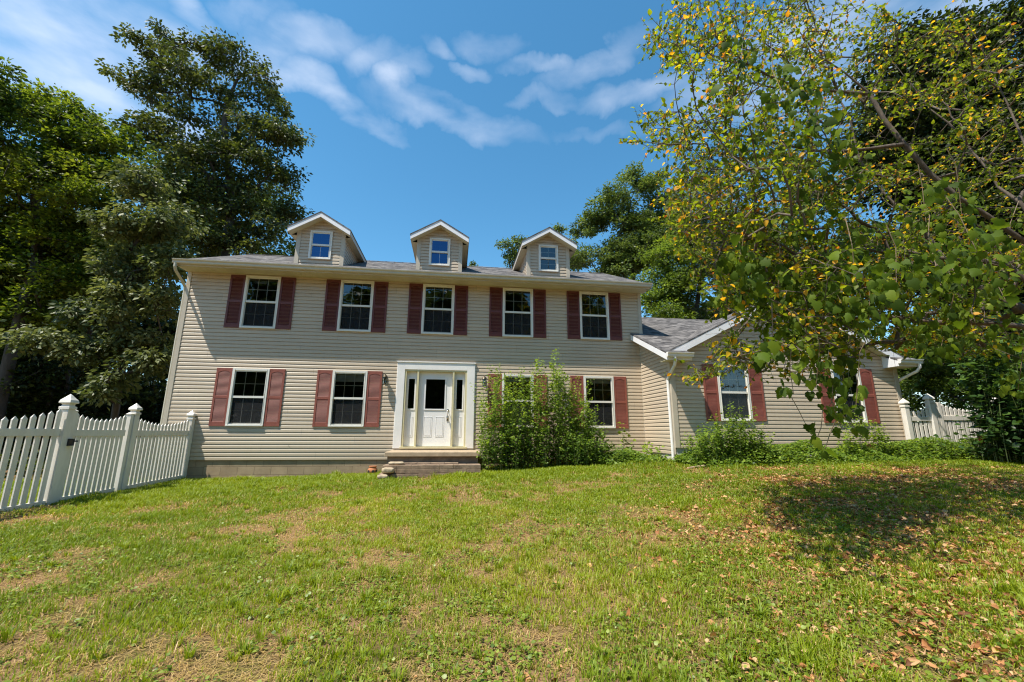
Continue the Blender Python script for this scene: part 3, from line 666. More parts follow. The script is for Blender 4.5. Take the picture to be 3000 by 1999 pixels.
b = MB(); b.box(18.9, 18.91, 0, .01, 0, .01); del b
b = MB()
for sx, sz in ((4.61, 2.79), (3.02, .36)):
    b.lathe([(.012, 0), (.012, .006)], 8, (sx, -.016, sz))
b.build('siding_hole_plug', M['brass'], house)

# ------------------------------------------------------------------ stoop, pavers, stones, pot
st = thing('front_stoop', 'concrete front stoop with a thick slab and low paver step under the white door', 'stoop', (6.82, -.6, -.35))
LO = Vector(st.location)
def pl(mb, name, mt, parent, **kw): return mb.build(name, mt, parent, loc=-LO, **kw)
pl(MB().box(5.66, 8.0, -1.2, -.03, .135, .245), 'slab', M['slab'], st, bevel=.012)
pl(MB().box(5.72, 7.94, -1.13, -.031, -.6, .134), 'stoop_base', M['darkconc'], st)
ps = []
random.seed(3)
def rowp(x0, x1, y, z, n, h=.085, dp=.2, jit=.01):
    d = (x1-x0)/n
    for k in range(n):
        b = MB(); a = random.uniform(-.02, .02); mt_ = Matrix.Translation((x0+d*(k+.5), y, z)) @ Matrix.Rotation(a, 4, 'Z') @ Matrix.Rotation(random.uniform(-.02, .02), 4, 'Y')
        b.box(-d/2+.002, d/2-.002, -dp/2, dp/2, 0, h, mt_); pl(b, 'paver', M['pavers'], st, bevel=.005)
rowp(5.70, 7.98, -1.42, -.12, 7, dp=.42); rowp(5.70, 7.98, -1.43, -.21, 7, dp=.42); rowp(5.62, 8.02, -1.47, -.31, 8, dp=.42); rowp(6.12, 7.45, -1.27, -.034, 4, .032, .2)
def stone(name, loc, sc, label, seed):
    r_ = np.random.default_rng(seed); mb = MB(); n1, n2 = 9, 14
    for i in range(n1+1):
        th = PI*i/n1
        for k in range(n2):
            ph = 2*PI*k/n2; d = 1+.16*math.sin(3*ph+seed)*math.sin(th)+.1*r_.random(); q = .55
            v = [math.copysign(abs(c)**q, c) for c in (math.sin(th)*math.cos(ph), math.sin(th)*math.sin(ph), math.cos(th))]
            mb.v.append((v[0]*sc[0]*d, v[1]*sc[1]*d, v[2]*sc[2]*d+sc[2]))
    for i in range(n1):
        for k in range(n2): mb.f.append((i*n2+k, i*n2+(k+1) % n2, (i+1)*n2+(k+1) % n2, (i+1)*n2+k))
    o = mb.build(name, M['stone'], smooth=True, loc=loc); tag(o, label, 'stone', 'loose stones at the stoop'); return o
stone('stone', (5.97, -1.45, -.035), (.17, .09, .035), 'flat mossy stone on top of the paver step under the slab', 1)
stone('stone', (5.90, -1.52, -.21+.0), (.125, .10, .06), 'rounded tan stone at the left end of the paver step', 2).location = (5.83, -1.70, -.20)
stone('stone', (5.75, -1.83, -.31), (.10, .08, .045), 'small pinkish stone half in the grass at the step corner', 3)

pot = thing('strawberry_pot', 'small terracotta strawberry pot with side holes by the block foundation', 'pot', (5.25, -.30, G(5.25, -.3)+.0))
mb = MB(); mb.lathe([(.06, 0), (.10, .03), (.125, .09), (.12, .15), (.085, .185), (.085, .20), (.10, .215), (.10, .228), (.085, .228), (.075, .20), (.07, .12), (.03, .1)], 22)
mb.build('pot_body', M['terracotta'], pot, smooth=True)
for a in (-2.3, -1.3, -.5, 1.0, 2.4):
    b = MB(); c_ = Vector((.118*math.cos(a), .118*math.sin(a), .10)); nv = Vector((math.cos(a), math.sin(a), .15)).normalized()
    b.tube([c_-nv*.02, c_+nv*.008], [.028, .034], 12); b.build('pot_opening', M['black'], pot)

plate = MB().box(-.17, .17, -.015, .015, 0, .30).build('metal_panel', M['brownplate'], loc=(18.26, -1.93, .18)); plate.rotation_euler.x = .1
tag(plate, 'rust brown square panel leaning against the wing wall among weeds', 'panel')
bd = MB().box(-.22, .22, -.03, .03, 0, .03).build('board', M['board'], loc=(12.75, -2.9, G(12.75, -2.9)+.02)); bd.rotation_euler = (.1, -.12, .1)
tag(bd, 'short weathered board lying in the grass by the wing corner', 'board')

# ------------------------------------------------------------------ picket fences
def post_mb(h, w_=.127):
    b = MB(); a = w_/2; b.box(-a, a, -a, a, 0, h); return b
def cap_mb(w_=.127, hh=.235):
    a = w_/2; k = hh/.235
    return MB().lathe([(a+.012, 0), (a+.012, .035*k), (a-.006, .045*k), (a-.014, .07*k), (a-.004, .085*k), (a+.020, .092*k), (a+.022, .105*k), (a+.012, .14*k), (a-.018, .175*k), (a-.044, .21*k), (.002, .238*k)], sq=True)
def fence_post(parent, x, y, zb, ztop, w_=.127, hh=.235):
    o = post_mb(ztop-hh-(zb-.2), w_).build('post', M['whitepost'], parent, (x-parent.location.x, y-parent.location.y, zb-.2-parent.location.z), bevel=.004)
    c = cap_mb(w_, hh).build('post_cap', M['whitepost'], o, (0, 0, ztop-hh-(zb-.2))); return o
def picket_run(parent, A, B, zr, zb, n, top_fn, pw=.076, rw=.05, rh=.12, bottom=(.0, .11)):
    """rails A to B with pickets passing through them, top_fn(t) height over rail top"""
    A = Vector(A); B = Vector(B); P0 = Vector(parent.location); d = (B-A); Ln = d.length; d.normalize(); an = math.atan2(d.y, d.x)
    T = Matrix.Translation(Vector((A.x, A.y, 0))-P0) @ Matrix.Rotation(an, 4, 'Z')
    MB().box(0, Ln, -rw/2, rw/2, zr-rh, zr, T).build('rail', M['whitepost'], parent, bevel=.003)
    zb0, zb1 = zb(0), zb(1)
    b = MB(); b.prism([T @ Vector(p) for p in ((0, -rw/2, zb0+bottom[0]), (Ln, -rw/2, zb1+bottom[0]), (Ln, -rw/2, zb1+bottom[1]), (0, -rw/2, zb0+bottom[1]))], (T.to_3x3() @ Vector((0, rw, 0))))
    b.build('rail', M['whitepost'], parent, bevel=.003)
    for k in range(n):
        t_ = (k+.5)/n; x = Ln*t_; h1 = zr+top_fn(t_); a = pw/2; y = .011
        for z0, z1, cap in ((zb0+(zb1-zb0)*t_+bottom[1]-.01, zr-rh+.001, 0), (zr-.001, h1, 1)):
            b = MB()
            if not cap: b.box(x-a, x+a, -y, y, z0, z1, T)
            else:
                zs = z1-.055; i = len(b.v)
                b.v += [tuple(T @ Vector(p)) for p in ((x-a, -y, z0), (x+a, -y, z0), (x+a, y, z0), (x-a, y, z0), (x-a, -y, zs), (x+a, -y, zs), (x+a, y, zs), (x-a, y, zs), (x, 0, z1))]
                b.f += [(0, 1, 5, 4), (1, 2, 6, 5), (2, 3, 7, 6), (3, 0, 4, 7), (4, 5, 8), (5, 6, 8), (6, 7, 8), (7, 4, 8)]
            if not cap: low = b
            else:
                off = len(low.v); low.v += b.v; low.f += [tuple(q+off for q in f_) for f_ in b.f]
        low.build('picket', M['whitepost'], parent)
FX = .60
scal = lambda a, b: (lambda t: b+(a-b)*(2*t-1)**2)
f1 = thing('picket_fence', 'white picket fence section between the gate and the house front wall', 'fence', (FX, -.1, -.5), group='white picket fencing')
fence_post(f1, FX, -.085, -.47, 1.252); 
picket_run(f1, (FX, -.15, 0), (FX, -2.04, 0), .74, lambda t: -.46-.035*t, 16, scal(.30, .16), pw=.072)
f2 = thing('picket_fence', 'white picket fence at the left edge running from the tall latch post towards the viewer', 'fence', (FX, -3.7, -.5), group='white picket fencing')
fence_post(f2, FX, -3.72, -.52, 1.357, .14, .26)
picket_run(f2, (FX, -3.79, 0), (FX, -6.14, 0), .76, lambda t: -.52-.01*t, 16, scal(.36, .17), pw=.088)
fence_post(f2, FX, -6.2, -.54, 1.35, .14, .26)
gp_ = thing('garden_gate', 'white picket gate with black latch between the two tall gate posts', 'gate', (FX, -2.1, -.5))
fence_post(f1, FX, -2.10, -.50, 1.303, .13, .235)
picket_run(gp_, (FX-.0, -2.30, 0), (FX-.0, -3.56, 0), .745, lambda t: -.50-.01*t, 11, scal(.33, .21), pw=.078)
for yy in (-2.22, -3.60):
    b = MB(); b.box(-.045, .045, -.04, .04, 0, 1.53); b.lathe([(.05, 1.53), (.05, 1.545), (.03, 1.56), (.002, 1.575)], sq=True)
    b.build('gate_stile', M['whitepost'], gp_, (0, yy+2.1, .03), bevel=.003)
b = MB(); b.box(0, .03, -.06, .05, -.06, .06); b.tube([(.03, -.03, .05), (.07, -.03, .05), (.07, -.03, -.04), (.03, -.03, -.04)], .008, 6); b.box(.0, .045, .05, .10, .005, .03)
b.build('latch', M['black'], gp_, (.072, -1.52, 1.03))
f3 = thing('picket_fence', 'short white picket fence panel with two capped posts beside the wing corner', 'fence', (19.6, -1.9, .2), group='white picket fencing')
fence_post(f3, 19.62, -1.9, .12, 1.70, .127, .24); fence_post(f3, 20.44, -1.9, .12, 1.84, .14, .26)
picket_run(f3, (19.69, -1.9, 0), (20.37, -1.9, 0), 1.20, lambda t: .16, 5, lambda t: .17+.16*t**3, pw=.078)
g2 = thing('garden_gate', 'white picket gate half hidden by the big leaved bush at right', 'gate', (20.6, -1.9, .2))
b = MB(); b.box(-.05, .05, -.04, .04, 0, 1.44); b.build('gate_stile', M['whitepost'], g2, (-.02, 0, -.05), bevel=.003)
b = MB(); b.box(-.05, .05, -.04, .04, 0, 1.45); b.build('gate_stile', M['whitepost'], g2, (.10, 0, -.05), bevel=.003)
picket_run(g2, (20.76, -1.9, 0), (22.5, -1.9, 0), 1.23, lambda t: .14, 13, scal(.36, .2), pw=.085)
fence_post(g2, 22.6, -1.9, .12, 1.8, .13, .24)

# ------------------------------------------------------------------ plants
def unit(v): return v/np.maximum(1e-9, np.linalg.norm(v, axis=-1, keepdims=True))
def leaf_cards(C_, size, axis, nrm, tint, fold=.25, wid=.5):
    """simple folded diamond leaves: 4 vertices, 2 triangles each"""
    n = len(C_); a = unit(axis); s = unit(np.cross(a, nrm)); u = np.cross(s, a); sz = size[:, None]
    V = np.stack([C_, C_+a*sz*.45+s*sz*wid*.5+u*sz*fold*.3, C_+a*sz, C_+a*sz*.45-s*sz*wid*.5+u*sz*fold*.3], 1).reshape(-1, 3)
    b = (np.arange(n)*4)[:, None]; F = (b+np.array([[0, 1, 2, 0, 2, 3]])).reshape(-1)
    return V, F, np.full(2*n, 3), np.repeat(tint, 2)
OUT = {
 'birch': [(.18, .26), (.45, .34), (.75, .20), (1.0, 0)],
 'vine': [(-.14, .22), (.06, .46), (.26, .40), (.40, .50), (.58, .27), (.72, .24), (1.0, 0)],
 'ovate': [(.15, .30), (.42, .40), (.72, .24), (1.0, 0)],
 'blade': [(.25, .10), (.6, .09), (1.0, 0)]}
def leaf_shaped(kind, C_, size, axis, nrm, tint, cup=.18, droop=.15):
    """leaf with midrib: outline points on both sides, two faces per station"""
    o = OUT[kind]; n = len(C_); a = unit(axis); s = unit(np.cross(a, nrm)); u = np.cross(s, a); sz = size[:, None]
    pts = [C_]
    for (t, w_) in o[:-1]:
        base = C_+a*sz*t-u*sz*droop*t*t
        pts.append(C_+a*sz*max(t, .05)*1.0-u*sz*(droop*t*t))                 # midrib
        pts.append(base+s*sz*w_+u*sz*cup*w_); pts.append(base-s*sz*w_+u*sz*cup*w_)
    pts.append(C_+a*sz-u*sz*droop)
    V = np.stack(pts, 1); k = V.shape[1]; V = V.reshape(-1, 3)
    fl = []; ln = []
    m_ = len(o)-1
    fl += [0, 2, 1, 0, 1, 3]; ln += [3, 3]
    for i in range(m_-1):
        q = 1+3*i; p = q+3; fl += [q, q+1, p+1, p, q, p, p+2, q+2]; ln += [4, 4]
    q = 1+3*(m_-1); fl += [q, q+1, k-1, q, k-1, q+2]; ln += [3, 3]
    F = ((np.arange(n)*k)[:, None]+np.array([fl])).reshape(-1)
    return V, F, np.tile(np.array(ln), n), np.repeat(tint, len(ln))
def cat(parts):
    V = []; F = []; Ln = []; T = []; o = 0
    for v, f, l, t in parts: V.append(v); F.append(np.asarray(f)+o); Ln.append(l); T.append(t); o += len(v)
    return np.concatenate(V), np.concatenate(F), np.concatenate(Ln), np.concatenate(T)
def rdir(n, up=0.0, flat=1.0, r=None):
    r = r or rng; v = r.normal(size=(n, 3)); v[:, 2] = v[:, 2]*flat+up; return unit(v)

class Skel:                       # branching skeleton
    def __init__(s, pts):
        s.p = [np.array(pts[0], float)]; s.par = [-1]; s.tw = []
        for q in pts[1:]: s.par.append(len(s.p)-1); s.p.append(np.array(q, float))
    def grow(s, target, r, seg=.4, wig=.12, sag=0.0, start=0, zpref=0.35):
        P = np.array(s.p); d = P-target; dist = np.linalg.norm(d, axis=1)+zpref*np.maximum(0, P[:, 2]-target[2]+.3)
        dist[:start] += 1e3
        i = int(np.argmin(dist)); a = s.p[i]; Ln = np.linalg.norm(target-a); n = max(1, int(round(Ln/seg))); cur = i; side = r.normal(size=3)*wig*Ln
        ids = []
        for k in range(1, n+1):
            t = k/n; q = a+(target-a)*t+side*math.sin(PI*t)+np.array([0, 0, sag*Ln*math.sin(PI*t)])+r.normal(size=3)*.02*min(1, Ln)
            s.p.append(q); s.par.append(cur); cur = len(s.p)-1; ids.append(cur)
        return ids
    def mesh(s, name, mt, parent, rmin, rmax, sides=5, pw=.5, loc=(0, 0, 0), n_trunk=0):
        n = len(s.p); cnt = np.zeros(n); ch = [[] for _ in range(n)]
        for i in range(n-1, 0, -1): ch[s.par[i]].append(i)
        w_ = np.zeros(n)
        for i in range(n-1, -1, -1): w_[i] = max(1, sum(w_[c] for c in ch[i]))
        rad = rmin*(w_**pw); rad = np.minimum(rad, rmax*(1.0 if rmax < 1e9 else 1)); sc = rmax/max(rad[0], 1e-6)
        if sc < 1: rad = np.maximum(rmin*.8, rad*sc)
        if n_trunk: rad[:n_trunk] = np.maximum(rad[:n_trunk], np.linspace(rmax, rmax*.45, n_trunk))
        P = np.array(s.p); par = np.array(s.par); idx = np.arange(1, n)
        A = P[par[1:]]; B = P[idx]; t = unit(B-A); ref = np.tile(np.array([[.31, .17, .93]]), (n-1, 1)); u = unit(np.cross(t, ref)); v = np.cross(t, u)
        an = 2*PI*np.arange(sides)/sides; ring = u[:, None, :]*np.cos(an)[None, :, None]+v[:, None, :]*np.sin(an)[None, :, None]
        ra = np.minimum(rad[par[1:]], rad[idx]*1.6); VA = A[:, None]+ring*ra[:, None, None]; VB = (B+t*.15*rad[idx][:, None])[:, None]+ring*rad[idx][:, None, None]
        V = np.concatenate([VA, VB], 1).reshape(-1, 3); b = np.arange(n-1)*2*sides; fl = []
        for k in range(sides): k2 = (k+1) % sides; fl += [k, k2, sides+k2, sides+k]
        F = (b[:, None]+np.array([fl])).reshape(-1)
        return np_mesh(name, mt, V-np.array(loc), F, np.full((n-1)*sides, 4), parent, loc=(0, 0, 0), smooth=True)

def tree(name, label, Y, lobes, base, leaf, lm, bark_m, seed, ysp=1.0, dens=1.0, per=60, lsz=.16, trunk_r=.28, crad=.42, group=None, droop=.3, extra_y=None, cards=True, cat_='tree', shape='leaf', fork=.5, tb=0.0):
    r = np.random.default_rng(seed); root = thing(name, label, cat_, (base[0], base[1], G(base[0], base[1])-.1), group=group); loc = np.array(root.location)
    cs = np.array([(x, Y, z) for x, z, q in lobes], float); rs = np.array([q for _, _, q in lobes])
    top = cs[:, 2].max(); mean = cs.mean(0); tt = np.array([mean[0], Y, top-1.2*rs.mean()]); b0 = np.array([base[0], base[1], loc[2]])
    n_tr = 12; tr = [b0+(tt-b0)*(k/n_tr)*np.array([1, 1, 1])+np.array([math.sin(k*.9+seed)*.12*k/n_tr*3, math.cos(k*1.3+seed)*.1*k/n_tr*3, 0]) for k in range(n_tr+1)]
    sk = Skel(tr); tg = []; trr = []
    for c, q in zip(cs, rs):
        k = max(3, int(dens*11*q*q))
        v = rdir(k, r=r)*(r.random((k, 1))**.4)*q; v[:, 1] *= ysp*1.15; v[:, 2] *= .9
        tg.append(c+v+np.array([0, r.normal()*.35*ysp*q, 0]))
    T = np.concatenate(tg); o = np.argsort(np.linalg.norm(T-np.array([mean[0], Y, mean[2]-2]), axis=1)*.5+np.abs(T[:, 0]-mean[0])+r.random(len(T))*.8)
    T = T[o]; V = []
    for t_ in T: sk.grow(t_, r, seg=.7, wig=.10, start=3, zpref=.6, sag=.04)
    sk.mesh('trunk', bark_m, root, .012, trunk_r, 6, .48, loc=loc, n_trunk=n_tr)
    n = len(T)*per; cid = np.repeat(np.arange(len(T)), per); cr_ = crad*(.55+.75*r.random(len(T)))
    off = r.normal(size=(n, 3))*np.array([1, 1, .55]); off = off/np.maximum(1, np.linalg.norm(off, axis=1, keepdims=True)/1.7)
    Cn = T[cid]+off*cr_[cid][:, None]*.62
    ax = unit(off*np.array([1, 1, .3])+r.normal(size=(n, 3))*.5+np.array([0, 0, -droop])); cn = r.normal(size=(len(T), 3))*.45; nr = unit(r.normal(size=(n, 3))*.6+cn[cid]+np.array([0, 0, .85]))
    tint = np.clip(.45+tb+.20*r.normal(size=n)+(r.random(len(T))[cid]-.5)*.6, 0, 1); sz = lsz*(.6+.7*r.random(n))
    v, f_, l_, t_ = leaf_cards(Cn, sz, ax, nr, tint, wid=.55 if shape == 'leaf' else .09)
    np_mesh('crown', lm, v-loc, f_, l_, root, t_)
    return root
TG = 'trees around the house'
LB = {
'oak':(9,[(-9.6, 20.6, 1.04), (-8.5, 20.9, 0.93), (-6.4, 20.7, 1.06), (-4.9, 20.1, 1.18), (-3.6, 19.2, 1.06), (-9.9, 18.4, 0.9), (-8.7, 18.5, 1.25), (-6.8, 18.5, 1.38), (-4.9, 17.6, 1.38), (-2.5, 17.4, 0.89), (-1.7, 15.9, 0.65), (-3.5, 16.2, 1.26), (-5.3, 15.5, 1.24), (-7.0, 16.1, 1.12), (-1.7, 13.8, 0.68), (-3.8, 13.9, 1.34), (-5.4, 13.2, 1.32), (-2.6, 12.0, 1.11), (-4.3, 11.4, 1.31), (-6.2, 12.0, 1.08), (-1.8, 10.6, 0.83), (-3.1, 9.8, 1.08), (-4.7, 9.5, 1.07), (-7.9, 15.0, 1.1), (-8.6, 15.7, 0.89), (-6.3, 14.1, 1.11), (-7.3, 12.8, 1.08), (-4.0, 15.1, 1.13), (-2.3, 15.6, 1.03), (-2.5, 13.7, 1.01), (-1.3, 15.7, 0.46), (-4.3, 12.6, 1.21), (-1.7, 12.1, 0.78), (-5.6, 10.4, 1.07), (-4.1, 9.8, 0.97)]),
'maple':(5,[(-9.7, 13.9, 0.67), (-8.7, 13.3, 0.71), (-10.0, 13.0, 0.87), (-7.6, 12.6, 0.79), (-8.9, 11.9, 1.04), (-10.1, 11.4, 1.02), (-6.6, 12.1, 0.88), (-7.6, 10.8, 1.04), (-9.0, 10.0, 1.18), (-6.0, 10.6, 0.87), (-6.7, 9.2, 1.02), (-9.8, 9.0, 1.0), (-7.8, 8.0, 1.16), (-9.0, 6.6, 1.13), (-6.0, 7.3, 0.84), (-11.5, 11, 1.2), (-11.5, 8.5, 1.2), (-9.8, 4.9, 1.1), (-8.2, 5.2, 1.0), (-7.0, 6.2, .8), (-10.6, 6.9, 1.2)]),
'farleft':(2,[(-8.2, 12.5, 0.41), (-8.1, 11.6, 0.65), (-7.7, 10.8, 0.57), (-8.0, 9.9, 0.84), (-9.2, 11.5, 1.0), (-9.5, 10, 1.1)]),
'chestnut':(2.5,[(-3.5, 8.9, 0.67), (-2.5, 7.5, 0.74), (-3.6, 7.4, 0.73), (-2.1, 6.1, 0.65), (-3.4, 5.9, 0.79), (-2.2, 4.8, 0.57), (-3.5, 4.7, 0.7), (-4.5, 4.4, 0.62), (-2.8, 3.6, 0.69), (-4.0, 3.3, 0.68), (-2.2, 2.9, 0.55), (-5.1, 3.4, 0.61), (-3.2, 2.2, 0.54)]),
'understory':(7,[(-10.4, 5.4, 1.42), (-9.3, 5.8, 1.26), (-10.1, 3.1, 1.38), (-8.5, 2.6, 1.22), (-6.4, 1.7, 1.05), (-5.0, 1.9, 1.06), (-9.2, 1.2, 1.02), (-8.6, 7.4, 1.29), (-5.9, 6.1, 1.11), (-4.6, 3.0, 0.72), (-12.5, 4, 1.5), (-12, 7, 1.5), (-13, 1.2, 1.4), (-10.8, .9, 1.3), (-7.4, .8, 1.1), (-5.6, .7, .9), (-3.2, 1.0, .8), (-2.0, 1.4, .6)]),
'back1':(18,[(-19.6, 12.9, 2.61), (-21.9, 11.5, 2.56), (-19.6, 5.8, 2.47), (-24, 8, 2.5), (-22, 3.5, 2.4), (-25, 2, 2.5), (-20, 1.5, 2.2), (-27, 5, 2.6)]),
'back2':(17,[(-16.0, 8.8, 2.58), (-13.6, 12.3, 2.09), (-16.0, 4.5, 2.49), (-12.4, 6.0, 2.28), (-12.3, 2.3, 1.66), (-17, 12, 2), (-16.5, 1.5, 2), (-13.5, .8, 1.8), (-10.5, 1.2, 1.8)]),
'back3':(19,[(-14.2, 17.8, 2.1), (-12.4, 19.2, 1.8), (-12.4, 15.2, 2.0), (-10.0, 16.1, 1.8), (-6.6, 17.3, 1.5), (-5.4, 13.9, 1.4), (-10.9, 13.5, 1.51), (-6.8, 12.7, 1.53), (-5.2, 12.2, 1.08), (-8.5, 9.5, 2.0), (-8.5, 5.5, 2), (-5.5, 8, 1.8), (-6.5, 2.5, 2), (-9, 2, 2), (-3.5, 1.5, 1.8)]),
'poplar':(13,[(20.1, 17.4, 1.09), (17.7, 16.2, 1.07), (15.7, 14.2, 0.99), (18.4, 14.4, 1.32), (20.4, 15.1, 1.19), (15.2, 12.0, 1.02), (17.1, 12.1, 1.21), (19.2, 12.2, 1.45), (21.1, 13.0, 1.32), (21.4, 15.9, 1.2), (19.0, 18.0, 0.7), (16.6, 14.9, 1.1), (18.6, 12.2, 1.5), (17.0, 10.6, 1.28), (20.2, 13.2, 1.4), (21.8, 14.0, 1.3)]),
'sapling':(12,[(10.3, 11.7, 0.55), (10.9, 12.3, 0.42), (10.6, 11.0, 0.45)]),
'sapling2':(12,[(13.4, 13.2, 0.38), (13.9, 12.3, 0.49), (14.3, 11.2, .6)]),
'tip':(14,[(8.2, 11.4, 0.2), (8.2, 11.0, .25)]),
'bright':(9,[(18.6, 10.2, 0.98), (19.7, 11.1, 1.12), (18.0, 8.6, 1.09), (19.8, 9.0, 1.22), (21.8, 9.9, 1.24), (21.1, 11.4, 1.26), (18.7, 7.7, 0.96), (21.0, 7.8, 1.1), (22.9, 8.4, 1.11), (23.2, 10.5, 1.26), (18.3, 6.4, 1.0), (20.3, 6.2, 1.1), (22.4, 6.2, 1.1), (20.4, 12.5, 1.2), (22.2, 12.1, 1.2), (24.1, 11.6, 1.2), (19.6, 9.5, 1.2), (23.9, 9.5, 1.2), (17.9, 7.6, 0.8), (24.2, 7.4, 1.2)]),
'rightback':(8,[(25.0, 11.2, 1.72), (25.1, 8.6, 1.45), (28.1, 10.4, 1.74), (27.2, 13.6, 1.52), (30.2, 9.4, 1.49), (27.5, 6.5, 1.2), (24.5, 6.0, 1.3)]),
'dark':(-1,[(23.0, 8.8, 1.2), (22.8, 11.0, 1.2), (25.0, 11.2, 1.4), (25.2, 8.4, 1.4), (23.4, 6.6, 1.1), (25.3, 5.6, 1.2), (30, 11.5, 1.8), (27.2, 15.2, 1.5), (25.5, 2.2, 1.4), (27.5, 1.2, 1.5), (29.5, 3, 1.8), (29, 6.5, 1.8), (27.8, 11.5, 1.8), (29.5, 9.5, 1.8), (26, 14.8, 1.5), (23.2, 14.2, 1.2), (22.4, 11.9, 1.24), (24.4, 12.7, 1.43), (26.3, 12.7, 1.62), (22.6, 9.8, 1.35), (24.1, 10.0, 1.53), (26.5, 9.9, 1.72), (22.8, 7.5, 1.16), (24.0, 7.3, 1.47), (26.0, 6.5, 1.48), (23.0, 5.5, 0.99), (24.4, 4.9, 1.28), (25.9, 3.8, 1.14), (28, 8, 1.8), (28, 5, 1.8), (27.5, 2.5, 1.4)]),
'rightgreen':(4,[(22.6, 1.0, .9), (23.5, 1.9, 1.0), (25.5, .8, 1.1), (29.5, 1.0, 1.2), (27.8, 4.7, 0.98), (29.5, 5.4, 1.2), (28.1, 3.1, 0.97), (30.3, 3.8, 1.19), (26.9, 2.0, 0.9), (30.6, 2.2, 0.97), (32.4, 5.7, 1.43), (28.5, 1.2, 1.1), (31, 1, 1.2), (25.3, 2.6, 1.0), (24.6, 1.2, 1.0), (26.5, 3.8, 1.0)]),
'rightwood':(22,[(24, 9, 2.5), (28, 10, 2.5), (32, 10, 2.8), (36, 9, 3), (40, 9, 3), (44, 9, 3), (27, 5, 2.4), (32, 5, 2.5), (38, 4, 3), (44, 4, 3), (48, 7, 3)]),
}
def T_(key, name, label, base, lm, bk, seed, **kw): return tree(name, label, LB[key][0], LB[key][1], base, 'l', M[lm], M[bk], seed, group=TG, **kw)
T_('oak', 'oak_tree', 'tall dark oak rising above the left end of the roof', (-3.4, 9), 'lf_oak', 'bark', 21, per=78, dens=1.35, lsz=.19, trunk_r=.28, crad=.42, droop=.7, ysp=1.1)
T_('maple', 'maple_tree', 'sunlit yellow green maple left of the tall oak', (-8.4, 5), 'lf_maple', 'bark', 22, per=130, dens=2.2, lsz=.165, trunk_r=.24, crad=.46, tb=.12)
T_('farleft', 'maple_tree', 'tree top cut by the left edge of the picture, above the maple', (-9.3, 2), 'lf_maple', 'bark', 23, per=130, dens=2.4, lsz=.15, trunk_r=.2, tb=-.15)
T_('chestnut', 'chestnut_tree', 'grey green chestnut with drooping boughs beside the left house wall', (-3.6, 3.4), 'lf_chest', 'bark', 24, per=85, dens=3.6, lsz=.17, trunk_r=.10, crad=.40, droop=.8, tb=.15)
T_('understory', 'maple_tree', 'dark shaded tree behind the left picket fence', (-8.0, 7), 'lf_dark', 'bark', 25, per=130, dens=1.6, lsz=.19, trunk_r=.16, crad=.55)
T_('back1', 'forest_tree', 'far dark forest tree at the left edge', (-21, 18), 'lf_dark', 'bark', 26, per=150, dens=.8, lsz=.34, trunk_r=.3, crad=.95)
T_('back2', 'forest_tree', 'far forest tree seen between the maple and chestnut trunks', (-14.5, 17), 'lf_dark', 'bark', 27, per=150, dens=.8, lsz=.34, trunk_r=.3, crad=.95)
T_('back3', 'forest_tree', 'green forest tree standing behind the tall oak', (-8.2, 19), 'lf_poplar', 'bark', 28, per=120, dens=.75, lsz=.24, trunk_r=.3, crad=.75, tb=-.1)
T_('poplar', 'poplar_tree', 'tall round crowned poplar behind the right dormer', (18.3, 13), 'lf_poplar', 'bark', 31, per=130, dens=2.0, lsz=.17, trunk_r=.26, crad=.45)
T_('sapling', 'poplar_tree', 'small treetop showing left of the right dormer', (10.8, 12), 'lf_poplar', 'bark', 32, per=70, dens=4.0, lsz=.14, trunk_r=.1, crad=.3)
T_('sapling2', 'poplar_tree', 'thin treetop peeking out right of the right dormer roof', (14.0, 12.5), 'lf_poplar', 'bark', 33, per=60, dens=4.0, lsz=.14, trunk_r=.1, crad=.3)
T_('tip', 'poplar_tree', 'tiny treetop tip above the ridge between middle and right dormers', (8.2, 14), 'lf_poplar', 'bark', 34, per=50, dens=10, lsz=.12, trunk_r=.07, crad=.18)
T_('bright', 'maple_tree', 'bright green maple above the wing roof', (20.4, 9), 'lf_bright', 'bark', 35, per=120, dens=1.9, lsz=.15, trunk_r=.2, crad=.45)
T_('rightback', 'maple_tree', 'green tree behind the gable peak of the wing', (26.4, 8), 'lf_poplar', 'bark', 36, per=130, dens=1.3, lsz=.18, trunk_r=.25, crad=.6)
T_('dark', 'hemlock_tree', 'dense dark tree behind the leaning branches at right', (25.0, -1), 'lf_dark', 'bark', 37, per=130, dens=1.5, lsz=.19, trunk_r=.3, crad=.55)
T_('rightgreen', 'sapling_thicket', 'sunlit green thicket of young trees behind the right fence', (28.5, 4), 'lf_bright', 'bark', 38, per=130, dens=1.8, lsz=.15, trunk_r=.12, crad=.45, tb=-.25)
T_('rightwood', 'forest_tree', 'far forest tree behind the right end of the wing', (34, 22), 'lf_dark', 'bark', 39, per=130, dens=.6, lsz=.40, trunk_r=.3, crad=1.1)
# pine: needles in tufts
T = tree('pine_tree', 'dark pine with a bare straight trunk behind the wing roof', 7.5, [(20.6, 6.6, .8), (21.6, 6.9, .8), (20.9, 14.8, .8), (21.0, 13.3, 1.1), (20.6, 11.8, 1.1), (21.4, 10.4, 1.1), (20.9, 16, .5), (19.8, 9.6, .7), (22.2, 12, .8)], (21.0, 7.5), 'l', M['lf_pine'], M['bark'], 41, per=170, dens=1.0, lsz=.22, trunk_r=.24, crad=.42, group=TG, shape='needle')
